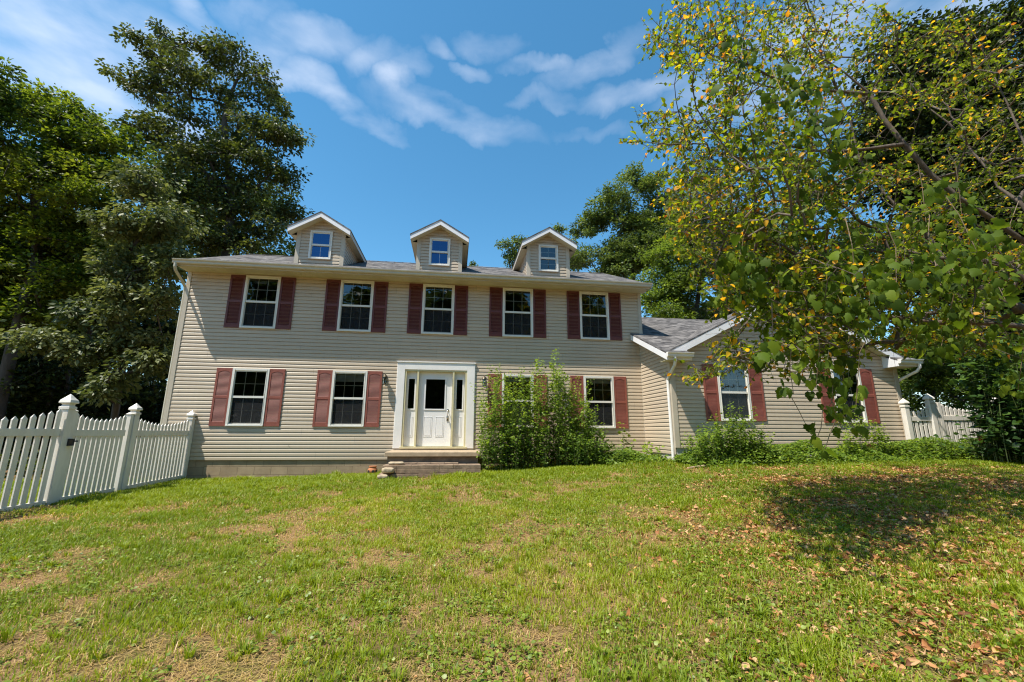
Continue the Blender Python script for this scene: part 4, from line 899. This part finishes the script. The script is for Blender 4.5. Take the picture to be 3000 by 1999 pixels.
# trees across the road, behind the viewer: what the window panes mirror
for k, (x, y, h_) in enumerate([(-14, -40, 20), (-4, -43, 22), (5, -41, 19), (14, -44, 22), (23, -41, 20), (33, -43, 22)]):
    tree('roadside_tree', ['broad tree behind the viewer mirrored in the left windows', 'tallest tree behind the viewer, left of centre', 'low round tree behind the viewer, centre', 'tall tree behind the viewer, right of centre', 'broad tree behind the viewer towards the right', 'tree farthest right behind the viewer'][k], y, [(x-3, h_*.18, 2.6), (x+3, h_*.2, 2.6), (x-3, h_*.38, 3), (x+3, h_*.4, 3), (x, h_*.5, 3.2), (x-2.8, h_*.62, 2.8), (x+2.9, h_*.66, 2.8), (x, h_*.82, 2.6), (x+1, h_*.3, 2.6)], (x, y), 'l', M['lf_poplar'], M['bark'], 60+k, per=90, dens=.8, lsz=.7, trunk_r=.4, crad=1.5, group='trees behind the viewer', tb=-.3)

# ---- the leaning birch-like tree at the right, near
def px(x, y, Y):
    v = cf*977.7+cr*(x-1176.5)-cu*(y-784); t_ = (Y-CP.y)/v.y; q = CP+v*t_; return np.array(q)
def near_tree():
    r = np.random.default_rng(5); base = np.array([15.9, -8.4, G(15.9, -8.4)-.1])
    root = thing('cherry_tree', 'near tree with yellowing leaves leaning in from the right edge', 'tree', tuple(base))
    P = lambda x, y, d: np.array([x, d, y])
    trunk = [base, base+[-.05, 0, .8], base+[-.25, .05, 1.6]]
    sk = Skel(trunk)
    def limb(i, pts):
        cur = i; last = sk.p[i]
        for q in pts:
            q = np.array(q); n_ = max(1, int(np.linalg.norm(q-last)/.35))
            for k in range(1, n_+1): sk.p.append(last+(q-last)*k/n_+r.normal(size=3)*.02); sk.par.append(cur); cur = len(sk.p)-1
            last = q
        return cur
    # limbs (x, y, z)
    a = limb(2, [(14.9, -8.2, 2.75), (13.75, -8.0, 3.75), (13.2, -7.9, 4.55), (12.95, -7.8, 5.4), (12.4, -7.7, 6.1), (11.9, -7.6, 7.2)])
    b = limb(2, [(14.5, -8.3, 1.95), (14.0, -8.2, 2.75), (13.7, -8.1, 3.4), (13.1, -8.2, 4.3)])
    limb(2, [(15.2, -8.0, 3.6), (15.3, -7.8, 5.5), (15.2, -7.6, 7.5)]); limb(2, [(15.9, -7.6, 3.2), (15.6, -7.0, 5.6), (15.0, -6.6, 7.6)])
    limb(2, [(14.7, -7.2, 3.0), (14.2, -6.6, 5.0), (13.9, -6.4, 7.2)])
    K = len(sk.p)
    i0 = int(np.argmin([np.linalg.norm(p-np.array([13.2, -7.9, 4.5])) for p in sk.p])); limb(i0, [(12.3, -7.7, 4.5), (11.3, -7.5, 4.75), (10.6, -7.4, 4.9)])
    i0 = int(np.argmin([np.linalg.norm(p-np.array([12.95, -7.8, 5.4])) for p in sk.p])); limb(i0, [(12.0, -7.6, 5.6), (11.0, -7.5, 6.05), (10.4, -7.4, 6.4)])
    i0 = int(np.argmin([np.linalg.norm(p-np.array([13.9, -8.2, 2.9])) for p in sk.p])); limb(i0, [(12.9, -8.0, 2.9), (11.9, -7.8, 3.1), (11.0, -7.7, 3.5)])
    i0 = int(np.argmin([np.linalg.norm(p-np.array([14.4, -8.2, 2.0])) for p in sk.p])); limb(i0, [(13.4, -8.0, 2.05), (12.3, -7.8, 2.15), (11.3, -7.7, 2.2)])
    # leafy regions in the crown: disp x, y, radius(px), depth
    Z = [(1530,95,45),(1600,40,60),(1640,130,70),(1560,150,35),(1720,60,80),(1740,170,80),(1830,60,90),(1650,230,60),(1850,190,90),(1560,290,50),(1500,310,35),(1620,330,70),(1720,300,85),(1840,320,90),(1580,400,55),(1680,430,80),(1790,430,90),(1900,420,90),(1600,490,55),(1560,440,45),(1700,540,75),(1800,550,80),(1900,530,80),(1640,580,45),(1720,640,60),(1810,650,80),(1900,640,80),(1780,740,60),(1870,740,75),(1960,700,70),(2050,680,70),(1950,620,70),(2060,600,80),(1700,830,28),(1650,850,22),(1750,830,35),(1850,820,55),(1930,790,55),(2030,760,50),(2110,760,50),(1980,80,100),(2100,100,110),(2230,90,110),(1990,230,90),(2120,260,90),(2250,240,100),(2010,420,70),(2150,420,70),(2300,390,90),(2150,560,90),(2260,620,90),(2150,700,70),(2250,760,70),(2330,200,90),(2340,600,60),(1580,560,40),(1560,500,35),(1620,640,40),(1680,700,40),(1750,560,70),(1680,500,70),(1630,420,60),(1730,390,70),(1600,860,18),(1680,800,30)]
    tg = []; dn = []
    for x, y, q in Z:
        dark = x > 1960
        k = int((.0060 if y < 500 else .0072)*q*q*(.30 if (x > 1960 and y < 560) else 1.0))+4
        for _ in range(k):
            rr = q*math.sqrt(r.random()); an = r.random()*2*PI; Y = -7.35+r.normal()*.7+(.3 if x > 1950 else 0)
            tg.append(px(x+rr*math.cos(an), y+rr*math.sin(an), min(max(Y, -9.4), -5.6))); 
    for _ in range(260): tg.append(np.array([17.3, -7.0, 4.9])+r.normal(size=3)*np.array([1.3, 1.2, 1.2]))      # the side of the crown beyond the frame
    tg = np.array(tg); o = np.argsort(np.linalg.norm(tg-np.array([15.2, -8.2, 2.6]), axis=1)+r.random(len(tg))*.5); tg = tg[o]
    tw = []
    for t_ in tg: tw.append(sk.grow(t_, r, seg=.16, wig=.10, start=8, zpref=.15, sag=.06))
    # fine side twigs with leaves
    pos = []; axs = []; allp = []
    n0 = len(sk.p)
    for ids in tw:
        tail = ids[-min(len(ids), 8):]
        for i in tail:
            for _q in range(2):
                d = unit(r.normal(size=3)*np.array([1, 1, .6])+np.array([-.35, -.1, .1])); Ln = r.uniform(.12, .32); q = sk.p[i]+d*Ln
                sk.p.append(q); sk.par.append(i)
                m_ = int(r.integers(3, 8))
                for k in range(m_):
                    t_ = (k+.6)/m_; pos.append(sk.p[i]+d*Ln*t_); sd = r.normal(size=3)*.7; axs.append(unit(d*.6+sd+np.array([0, 0, -.25])))
    # bare dead twigs in the open centre
    for _ in range(520):
        i = int(r.integers(8, n0))
        if sk.p[i][0] < 11.6: continue
        d = unit(r.normal(size=3)*np.array([1, .6, .7])+np.array([-.4, 0, .4])); Ln = r.uniform(.3, .9); cur = i; p0 = sk.p[i]
        for k in range(1, 4): sk.p.append(p0+d*Ln*k/3+r.normal(size=3)*.03); sk.par.append(cur); cur = len(sk.p)-1
    sk.mesh('trunk', M['bark2'], root, .0018, .075, 6, .42, loc=base, n_trunk=3)
    pos = np.array(pos); axs = np.array(axs); n = len(pos); print('near leaves', n, 'nodes', len(sk.p))
    nr = unit(r.normal(size=(n, 3))*.7+np.array([0, 0, 1.0])); t1 = r.random(n)
    tint = np.where(r.random(n) < .15, .76+.24*t1, .06+.62*t1)
    lf = leaf_shaped('birch', pos, .036+.030*r.random(n)+.02*(r.random(n) < .12), axs, nr, tint, cup=.18+.3*r.random((n, 1)), droop=.12+.25*r.random((n, 1)))
    np_mesh('crown', M['lf_near'], lf[0]-base, lf[1], lf[2], root, lf[3])
    return sk, base
sk_near, nbase = near_tree()

def vine():
    """grape vine with big leaves hanging in swags from the branches"""
    r = np.random.default_rng(9)
    root = thing('grape_vine', 'wild grape vine with large heart shaped leaves hanging from the leaning tree', 'vine', (13.0, -7.9, G(13, -7.9))); loc = np.array(root.location)
    Z = [(1700,120,40),(1720,160,30),(1640,200,20),(1800,190,60),(1880,250,70),(1900,330,60),(1790,330,45),(1730,330,40),(1960,380,50),(1860,430,60),(1800,520,50),(1700,560,30),(1900,560,80),(1960,640,80),(1850,640,65),(1780,640,60),(1730,620,45),(1900,690,60),(1720,680,50),(1790,720,60),(1880,740,70),(1990,720,50),(2080,690,55),(1940,810,45),(1870,850,40),(1900,900,45),(1960,900,40),(1930,960,30),(1860,980,20),(1975,980,20),(2150,600,70),(2250,560,70),(2200,450,60),(2300,650,50),(2120,480,60),(2010,560,60),(1820,880,25),(2150,780,45),(2230,720,70),(2050,640,60),(2320,760,50),(1920,930,30),(1870,1010,12),(1890,1035,10),(1680,620,45),(1650,690,35),(1830,780,50),(1760,800,35),(2330,860,50),(2310,560,60),(2200,680,60)]
    pos = []; ax = []
    for x, y, q in Z:
        st = MB()
        k = max(3, int(1.5*q*q*(.0080 if y < 600 else (.0115 if y < 830 else .0075))))
        cz = px(x, y, -8.1+r.normal()*.35)
        top = cz+np.array([r.normal()*.1, r.normal()*.1, q*.006+.2])
        st.tube([top, (top+cz)/2+r.normal(size=3)*.05, cz-np.array([0, 0, q*.004])], [.005, .004, .003], 5, False)
        for _ in range(k):
            rr = q*math.sqrt(r.random()); an = r.random()*2*PI
            p = px(x+rr*math.cos(an), y+rr*math.sin(an), min(max(cz[1]+r.normal()*.3, -9.3), -7.2)); pos.append(p)
            ax.append(unit(np.array([r.normal()*.5, r.normal()*.5-.2, -1.0])))
        st.v = [tuple(np.array(v)-loc) for v in st.v]; st.build('vine_stem', M['drystem'], root)
    pos = np.array(pos); ax = np.array(ax); n = len(pos); print('vine leaves', n)
    nr = unit(r.normal(size=(n, 3))*.6+np.array([-.2, -.9, .5])); tint = np.clip(.42+.28*r.normal(size=n), 0, 1)
    lf = leaf_shaped('vine', pos, .062+.055*r.random(n), ax, nr, tint, cup=-.1-.35*r.random((n, 1)), droop=.1+.35*r.random((n, 1)))
    np_mesh('vine_foliage', M['lf_vine'], lf[0]-loc, lf[1], lf[2], root, lf[3], smooth=True)
vine()

# ---- shrubs and tall weeds
def stalk_plant(name, label, stalks, lsz, kind, lm, seed, gap=.035, spread=.12, cat_='shrub', group=None, stem='stem', tb=0.0, sr=.005, lean=.15, pair=2, bushy=0):
    """stalks: (x, y, height); leafy upright stems"""
    r = np.random.default_rng(seed); x0, y0 = stalks[0][0], stalks[0][1]
    root = thing(name, label, cat_, (x0, y0, G(x0, y0)), group=group); loc = np.array(root.location); sb = MB(); pos = []; ax = []; tin = []
    for (x, y, h_) in stalks:
        z = G(x, y); ln_ = r.normal(size=2)*lean; pts = []
        nseg = 6
        for k in range(nseg+1):
            t_ = k/nseg; pts.append(np.array([x+ln_[0]*h_*t_*t_+r.normal()*.008, y+ln_[1]*h_*t_*t_*.5, z+h_*t_]))
        sb.tube([p-loc for p in pts], [sr*(1-.7*k/nseg) for k in range(nseg+1)], 5, False)
        m_ = int(h_/gap)
        for k in range(m_):
            t_ = .08+.92*(k+r.random())/m_; i = min(nseg-1, int(t_*nseg)); fr = t_*nseg-i; p = pts[i]*(1-fr)+pts[i+1]*fr
            for q in range(pair):
                an = r.random()*2*PI; rad = spread*(1-.6*t_)*r.random(); d = np.array([math.cos(an), math.sin(an), .25])
                pos.append(p+d*rad); ax.append(unit(d+np.array([0, 0, -.35*r.random()]))); tin.append(.25+.5*t_)
        for _ in range(bushy):
            t_ = r.uniform(.2, .9); i = int(t_*nseg); p = pts[i]; an = r.random()*2*PI; d = unit(np.array([math.cos(an), math.sin(an), .7])); Ln = r.uniform(.15, .4)*h_*.6
            sb.tube([p-loc, p+d*Ln*.5-loc, p+d*Ln+np.array([0, 0, -.02])-loc], [sr*.5, sr*.4, sr*.2], 4, False)
            for k in range(int(Ln/gap)*pair):
                q = r.random(); pos.append(p+d*Ln*q+r.normal(size=3)*.02); ax.append(unit(d*.5+r.normal(size=3)*.7)); tin.append(.3+.4*t_+.2*q)
    pos = np.array(pos); n = len(pos); ax = np.array(ax); nr = unit(r.normal(size=(n, 3))*.5+np.array([0, -.2, 1])); tint = np.clip(np.array(tin)+tb+.2*r.normal(size=n), 0, 1)
    lf = leaf_shaped(kind, pos, lsz*(.55+.7*r.random(n)), ax, nr, tint)
    sb.build('stems', M[stem], root); np_mesh('foliage', M[lm], lf[0]-loc, lf[1], lf[2], root, lf[3]); return n
r = np.random.default_rng(14)
def spots(n, x0, x1, y0, y1, hf): return [(lambda x, y: (x, y, hf(x)*r.uniform(.72, 1.08)))(r.uniform(x0, x1), r.uniform(y0, y1)) for _ in range(n)]
hA = lambda x: float(np.interp(x, [7.9, 8.2, 8.8, 9.4, 10.1, 10.5, 11.0, 11.5], [1.3, 2.65, 2.2, 2.6, 3.05, 2.3, 1.3, .8]))
n1 = stalk_plant('shrub', 'tall overgrown shrub of thin leafy stems covering the window right of the door', spots(120, 8.05, 11.35, -1.35, -.35, hA), .062, 'ovate', 'lf_bush', 1, gap=.032, spread=.15, lean=.05, bushy=2, tb=.08)
hB = lambda x: float(np.interp(x, [12.8, 13.3, 14.0, 14.6, 15.1], [.45, .95, 1.35, 1.0, .45]))
n2 = stalk_plant('shrub', 'rounded shrub in front of the left wing window', spots(125, 12.9, 15.1, -2.75, -2.0, lambda x: hB(x)*r.uniform(.55, 1.15)), .06, 'ovate', 'lf_bush', 2, gap=.034, spread=.15, lean=.16, bushy=3, tb=.0)
hC = lambda x: float(np.interp(x, [16.9, 17.5, 18.1, 18.6], [.5, 1.45, .9, .5]))
n3 = stalk_plant('shrub', 'thin yellow green weed shrub below the right wing window', spots(28, 16.9, 18.6, -2.6, -2.05, hC), .06, 'ovate', 'lf_bush', 3, gap=.04, spread=.13, lean=.09, bushy=3, tb=.25)
stalk_plant('shrub', 'dense low undergrowth of dark leaves at the foot of the tall window shrub', spots(70, 8.1, 11.1, -1.5, -.75, lambda x: 1.0+.5*r.random()), .062, 'ovate', 'lf_bush', 11, gap=.032, spread=.15, lean=.09, bushy=2, tb=-.06)
stalk_plant('weed_plant', 'single tall leafy weed right of the last ground floor window', [(12.05, -.5, 1.05), (12.12, -.52, .8), (12.2, -.55, .55)], .10, 'ovate', 'lf_bush', 4, gap=.045, spread=.10, lean=.06, tb=.2, cat_='weed')
stalk_plant('weed_plant', 'low leafy weeds in the corner between house and wing', [(12.55, -.8, .5), (12.5, -1.0, .45), (12.65, -.6, .4), (12.4, -1.2, .4), (12.3, -1.4, .35), (12.6, -1.6, .4)], .09, 'ovate', 'lf_bush', 6, gap=.04, spread=.12, lean=.15, tb=.15, cat_='weed')
stalk_plant('shrub', 'dark lower shrub spreading right of the tall window shrub', spots(60, 10.3, 11.6, -1.75, -1.0, lambda x: .85-.28*(x-10.3)), .06, 'ovate', 'lf_bush', 7, gap=.034, spread=.14, lean=.12, bushy=2, tb=-.15)
n4 = stalk_plant('mulberry_bush', 'large dark bush with broad drooping leaves hiding the right fence', [(r.uniform(19.9, 23.6), r.uniform(-4.6, -2.9), r.uniform(1.6, 3.1)) for _ in range(110)]+[(r.uniform(21.3, 24.5), r.uniform(-5.2, -3.2), r.uniform(2.6, 4.2)) for _ in range(50)], .15, 'ovate', 'lf_big', 8, gap=.085, spread=.32, lean=.10, bushy=4, sr=.01, cat_='bush')
stalk_plant('mulberry_bush', 'sparse low broad leaved sprouts in front of the right fence', [(19.25, -2.6, .55), (19.5, -2.7, .6), (19.75, -2.8, .7), (19.9, -3.1, .8), (20.1, -2.9, 1.1), (20.3, -3.0, 1.3), (19.4, -2.9, .45), (20.5, -3.2, 1.5)], .12, 'ovate', 'lf_big', 9, gap=.09, spread=.2, lean=.1, bushy=2, sr=.006, cat_='bush')
# red day lily flower
fl = thing('red_flower', 'single dark red flower with yellow throat in front of the right fence', 'flower', (19.9, -3.25, G(19.9, -3.25)))
MB().tube([(0, 0, 0), (.02, .0, .3), (.0, -.02, .55)], [.006, .005, .004], 6).build('flower_stem', M['stem'], fl)
for k in range(6):
    a = k*PI/3+.2; d = Vector((math.cos(a), -.55, math.sin(a))).normalized(); sd = d.cross(Vector((0, -1, 0))).normalized(); o_ = Vector((0, -.02, .55))
    q = [o_, o_+d*.05+sd*.022, o_+d*.10+sd*.012, o_+d*.125+Vector((0, .01, 0)), o_+d*.10-sd*.012, o_+d*.05-sd*.022]
    MB().quad(*q).build('petal', M['petal'], fl)
MB().lathe([(.004, -.02), (.018, 0), (.02, .012)], 10, (0, -.035, .55)).build('flower_throat', M['petal_y'], fl)

# ------------------------------------------------------------------ lawn
CX, CY = CP.x, CP.y
def scatter(n, fn_d):
    """n points, denser near the viewer, over the lawn"""
    x = rng.uniform(-6, 26, n); y = rng.uniform(-12, .2, n)
    return x, y
def lawn_mask(x, y):
    ok = (y < np.where(x < 12.8, -.02, -1.8)) | (x < -.1)
    ok &= ~((x > 5.6) & (x < 8.05) & (y > -1.68))
    d = (y-CY)*cf.y+(x-CX)*cf.x
    lat = (x-CX)*cr.x+(y-CY)*cr.y
    ok &= (d > 1.2) & (np.abs(lat) < 1.35*d+2.8) & (d < 26)
    return ok, d
def bare(x, y): 
    f_ = fbm(x, y, 1.2, 101, 4); g_ = fbm(x, y, 4.1, 131, 3)
    lush = np.clip((y+3.5)/2.5, 0, 1)*.12
    return f_*.6+g_*.4-lush
def blades(n_try, dens_fn, hmin, hmax, wid, seed, name, tintf):
    r = np.random.default_rng(seed); xs = []; ys = []; ds = []
    x = r.uniform(-8, 26, n_try); y = r.uniform(-11.2, .3, n_try); ok, d = lawn_mask(x, y)
    x, y, d = x[ok], y[ok], d[ok]; keep = r.random(len(x)) < dens_fn(x, y, d); x, y, d = x[keep], y[keep], d[keep]
    return x, y, d, r
def make_grass():
    def dens(x, y, d):
        b_ = bare(x, y); cl = vnoise(x, y, 9, 55)
        cl2 = vnoise(x, y, 17, 57); q = np.clip((.575-b_)/.05, .12, 1)*np.clip(-.10+1.1*cl+.9*cl2, 0, 1)
        return q*np.clip((7.0/np.maximum(d, 2.5))**1.0, .35, 1)
    x, y, d, r = blades(2150000, dens, 0, 0, 0, 71, '', None)
    n = len(x); print('blades', n)
    b_ = bare(x, y); lush = np.clip((y+4.5)/3.5, 0, 1); tuft = fbm(x, y, 3.2, 201, 3)
    h_ = (.022+.045*r.random(n))*(1+.5*lush)*(1+1.5*np.clip(tuft-.6, 0, 1)*3); dr_ = r.random(n) < np.clip(.13+(b_-.43)*2.3, .05, .75)*(1-.7*lush)
    h_ = np.where(dr_, h_*.8, h_); wd = (.0020+.0016*r.random(n))*np.clip(d/4.5, 1, 2.6)
    an = r.random(n)*2*PI; dx, dy = np.cos(an), np.sin(an); lean_ = np.where(dr_, .6+.9*r.random(n), .25+.65*r.random(n)); z = gz(x, y)
    P0 = np.stack([x, y, z-.004], 1); D = np.stack([dx, dy, np.zeros(n)], 1); Sd = np.stack([-dy, dx, np.zeros(n)], 1); Z = np.array([[0, 0, 1.0]])
    mid = P0+D*(h_*lean_*.35)[:, None]+Z*(h_*.62)[:, None]; tip = P0+D*(h_*lean_*1.0)[:, None]+Z*(h_*np.where(dr_, .55, .95))[:, None]
    V = np.stack([P0-Sd*wd[:, None], P0+Sd*wd[:, None], mid+Sd*(wd*.8)[:, None], mid-Sd*(wd*.8)[:, None], tip], 1).reshape(-1, 3)
    F = ((np.arange(n)*5)[:, None]+np.array([[0, 1, 2, 3, 3, 2, 4]])).reshape(-1)
    hue = fbm(x, y, .5, 301, 3)
    tint = np.where(dr_, .76+.24*r.random(n), np.clip(.12+.5*hue+.22*r.random(n)-.05*lush, 0, .72))
    o = np_mesh('grass', M['grass'], V, F, np.tile([4, 3], n), None, np.repeat(tint, 2)); tag(o, 'patchy sunlit lawn grass with dry straw tufts', 'grass', kind='stuff')
make_grass()
def make_tufts():
    r = np.random.default_rng(79); m_ = 2600; x = r.uniform(-1, 20, m_); y = r.uniform(-10.8, -.3, m_); ok, d = lawn_mask(x, y); x, y = x[ok], y[ok]
    ok = fbm(x, y, .8, 611, 3) > .42; x, y = x[ok], y[ok]; m_ = len(x); nb = 34; cid = np.repeat(np.arange(m_), nb); n = m_*nb; big = (.045+.06*r.random(m_)**2)[cid]
    an = r.random(n)*2*PI; rr = .035*np.sqrt(r.random(n)); px_ = x[cid]+np.cos(an)*rr; py_ = y[cid]+np.sin(an)*rr; h_ = big*(.6+.6*r.random(n)); ln_ = .35+.7*r.random(n)
    P0 = np.stack([px_, py_, gz(px_, py_)-.003], 1); D = np.stack([np.cos(an), np.sin(an), np.zeros(n)], 1); Sd = np.stack([-np.sin(an), np.cos(an), np.zeros(n)], 1)*(.0021+.0015*r.random(n))[:, None]; Z = np.array([[0, 0, 1.0]])
    mid = P0+D*(h_*ln_*.3)[:, None]+Z*(h_*.7)[:, None]; tip = P0+D*(h_*ln_)[:, None]+Z*(h_*.9)[:, None]
    V = np.stack([P0-Sd, P0+Sd, mid+Sd*.9, mid-Sd*.9, tip], 1).reshape(-1, 3); F = ((np.arange(n)*5)[:, None]+np.array([[0, 1, 2, 3, 3, 2, 4]])).reshape(-1)
    o = np_mesh('grass_tufts', M['grass'], V, F, np.tile([4, 3], n), None, np.repeat(np.clip(.28+.22*r.random(m_)[cid]+.12*r.normal(size=n), 0, .7), 2)); tag(o, 'taller green tufts of coarse grass dotted over the lawn', 'grass', kind='stuff')
make_tufts()
def make_thatch():
    r = np.random.default_rng(75); x = r.uniform(-2, 22, 900000); y = r.uniform(-11, -.1, 900000); ok, d = lawn_mask(x, y); x, y, d = x[ok], y[ok], d[ok]
    k = r.random(len(x)) < np.clip((bare(x, y)-.43)*4.0, .06, .8)*np.clip((5/np.maximum(d, 2.5))**1.3, .08, 1); x, y, d = x[k], y[k], d[k]; n = len(x); print('thatch', n)
    an = r.random(n)*PI*2; L_ = .03+.05*r.random(n); D = np.stack([np.cos(an), np.sin(an), r.normal(size=n)*.12], 1)*L_[:, None]; Sd = np.stack([-np.sin(an), np.cos(an), np.zeros(n)], 1)*(.0018*np.clip(d/4.5, 1, 2.5))[:, None]
    P0 = np.stack([x, y, gz(x, y)+.006+.008*r.random(n)], 1); V = np.stack([P0-Sd, P0+Sd, P0+D+Sd*.6, P0+D-Sd*.6], 1).reshape(-1, 3)
    o = np_mesh('dry_thatch', M['grass'], V, np.arange(4*n), np.full(n, 4), None, .74+.26*r.random(n)); tag(o, 'dead straw coloured grass lying on the bare soil', 'dry grass', kind='stuff')
make_thatch()
def make_weeds():
    r = np.random.default_rng(72); n_ = 500000; x = r.uniform(-1, 22, n_); y = r.uniform(-11.2, -.3, n_); ok, d = lawn_mask(x, y); x, y, d = x[ok], y[ok], d[ok]
    pt = fbm(x, y, .6, 401, 3)*.6+vnoise(x, y, 4.5, 411)*.4+np.clip((-y-6)/8, 0, .10)
    k = r.random(len(x)) < np.clip((pt-.52)*6, 0.02, .7)*np.clip((4.5/np.maximum(d, 2.5))**1.2, .1, 1); x, y, d = x[k], y[k], d[k]; n = len(x); print('weeds', n)
    C_ = np.stack([x, y, gz(x, y)+.008+.035*r.random(n)], 1); an = r.random(n)*2*PI; ax = np.stack([np.cos(an), np.sin(an), .25+r.normal(size=n)*.25], 1); nr = unit(np.stack([r.normal(size=n)*.35, r.normal(size=n)*.35, np.ones(n)], 1))
    lf = leaf_shaped('ovate', C_, .014+.022*r.random(n), ax, nr, np.clip(.5+.28*r.normal(size=n), 0, 1), cup=.1)
    o = np_mesh('lawn_weeds', M['clover'], lf[0], lf[1], lf[2], None, lf[3]); tag(o, 'low round leaved weeds and clover spreading through the lawn', 'weeds', kind='stuff')
    # strip of lush ground cover along the wing
    n = 44000; x = r.uniform(10.9, 22.5, n); yb = np.where(x < 12.7, -.9, -2.0); y = yb-np.abs(r.normal(size=n))*.42; hm = .09+.48*vnoise(x, y*0, 1.6, 431)*np.exp(-((y-yb+.2)/.75)**2)
    C_ = np.stack([x, y, gz(x, y)+hm*r.random(n)**.7], 1); an = r.random(n)*2*PI; ax = np.stack([np.cos(an), np.sin(an), .3+r.normal(size=n)*.3], 1); nr = unit(np.stack([r.normal(size=n)*.45, r.normal(size=n)*.45-.2, np.ones(n)], 1))
    lf = leaf_shaped('ovate', C_, .03+.04*r.random(n), ax, nr, np.clip(.55+.22*r.normal(size=n), 0, 1), cup=.1)
    o = np_mesh('ground_cover', M['lf_bush'], lf[0], lf[1], lf[2], None, lf[3]); tag(o, 'bright leafy ground cover along the foot of the wing', 'ground cover', kind='stuff')
    # undergrowth behind the fences
    n = 24000; x = np.concatenate([r.uniform(-16, .2, n//2), r.uniform(20, 34, n//2)]); y = np.concatenate([r.uniform(0, 12, n//2), r.uniform(-1, 8, n//2)]); k = ~((x > -.3) & (y > -.2) & (x < 20.2)); x, y = x[k], y[k]; n = len(x)
    C_ = np.stack([x, y, gz(x, y)+(.9*fbm(x, y, .5, 441, 2))*r.random(n)**.6], 1); an = r.random(n)*2*PI; ax = np.stack([np.cos(an), np.sin(an), .3+r.normal(size=n)*.3], 1); nr = unit(np.stack([r.normal(size=n)*.5, r.normal(size=n)*.5, np.ones(n)], 1))
    lf = leaf_cards(C_, .10+.12*r.random(n), ax, nr, np.clip(.5+.3*r.normal(size=n), 0, 1))
    o = np_mesh('undergrowth', M['lf_dark'], lf[0], lf[1], lf[2], None, lf[3]); tag(o, 'leafy undergrowth on the woodland floor behind the fences', 'undergrowth', kind='stuff')
make_weeds()
def make_fallen():
    r = np.random.default_rng(73); n_ = 130000; x = r.uniform(5, 22, n_); y = r.uniform(-11.2, -2.6, n_); ok, d = lawn_mask(x, y); x, y, d = x[ok], y[ok], d[ok]
    xc = 15.6+(y+5)*.55; f_ = np.exp(-(np.maximum(0, np.abs(x-xc)-1.6)/1.7)**2)*np.exp(-((y+7.2)/3.1)**2)*3.4*(.15+1.9*vnoise(x, y, 1.3, 501)*vnoise(x, y, 6, 503)*1.5)+.002
    k = r.random(len(x)) < f_; x, y = x[k], y[k]; n = len(x); print('fallen', n)
    C_ = np.stack([x, y, gz(x, y)+.006+.026*r.random(n)], 1); an = r.random(n)*2*PI; ax = np.stack([np.cos(an), np.sin(an), r.normal(size=n)*.35], 1); nr = unit(np.stack([r.normal(size=n)*.7, r.normal(size=n)*.7, np.ones(n)], 1))
    lf = leaf_shaped('birch', C_, .020+.050*r.random(n)**2.0, ax, nr, np.clip(.95*r.random(n)**.9, 0, 1), cup=.2+.9*r.random((n, 1)), droop=.1+.5*r.random((n, 1)))
    o = np_mesh('fallen_leaves', M['fallen'], lf[0], lf[1], lf[2], None, lf[3]); tag(o, 'scattered orange and tan fallen leaves on the lawn under the leaning tree', 'leaf litter', kind='stuff')
make_fallen()
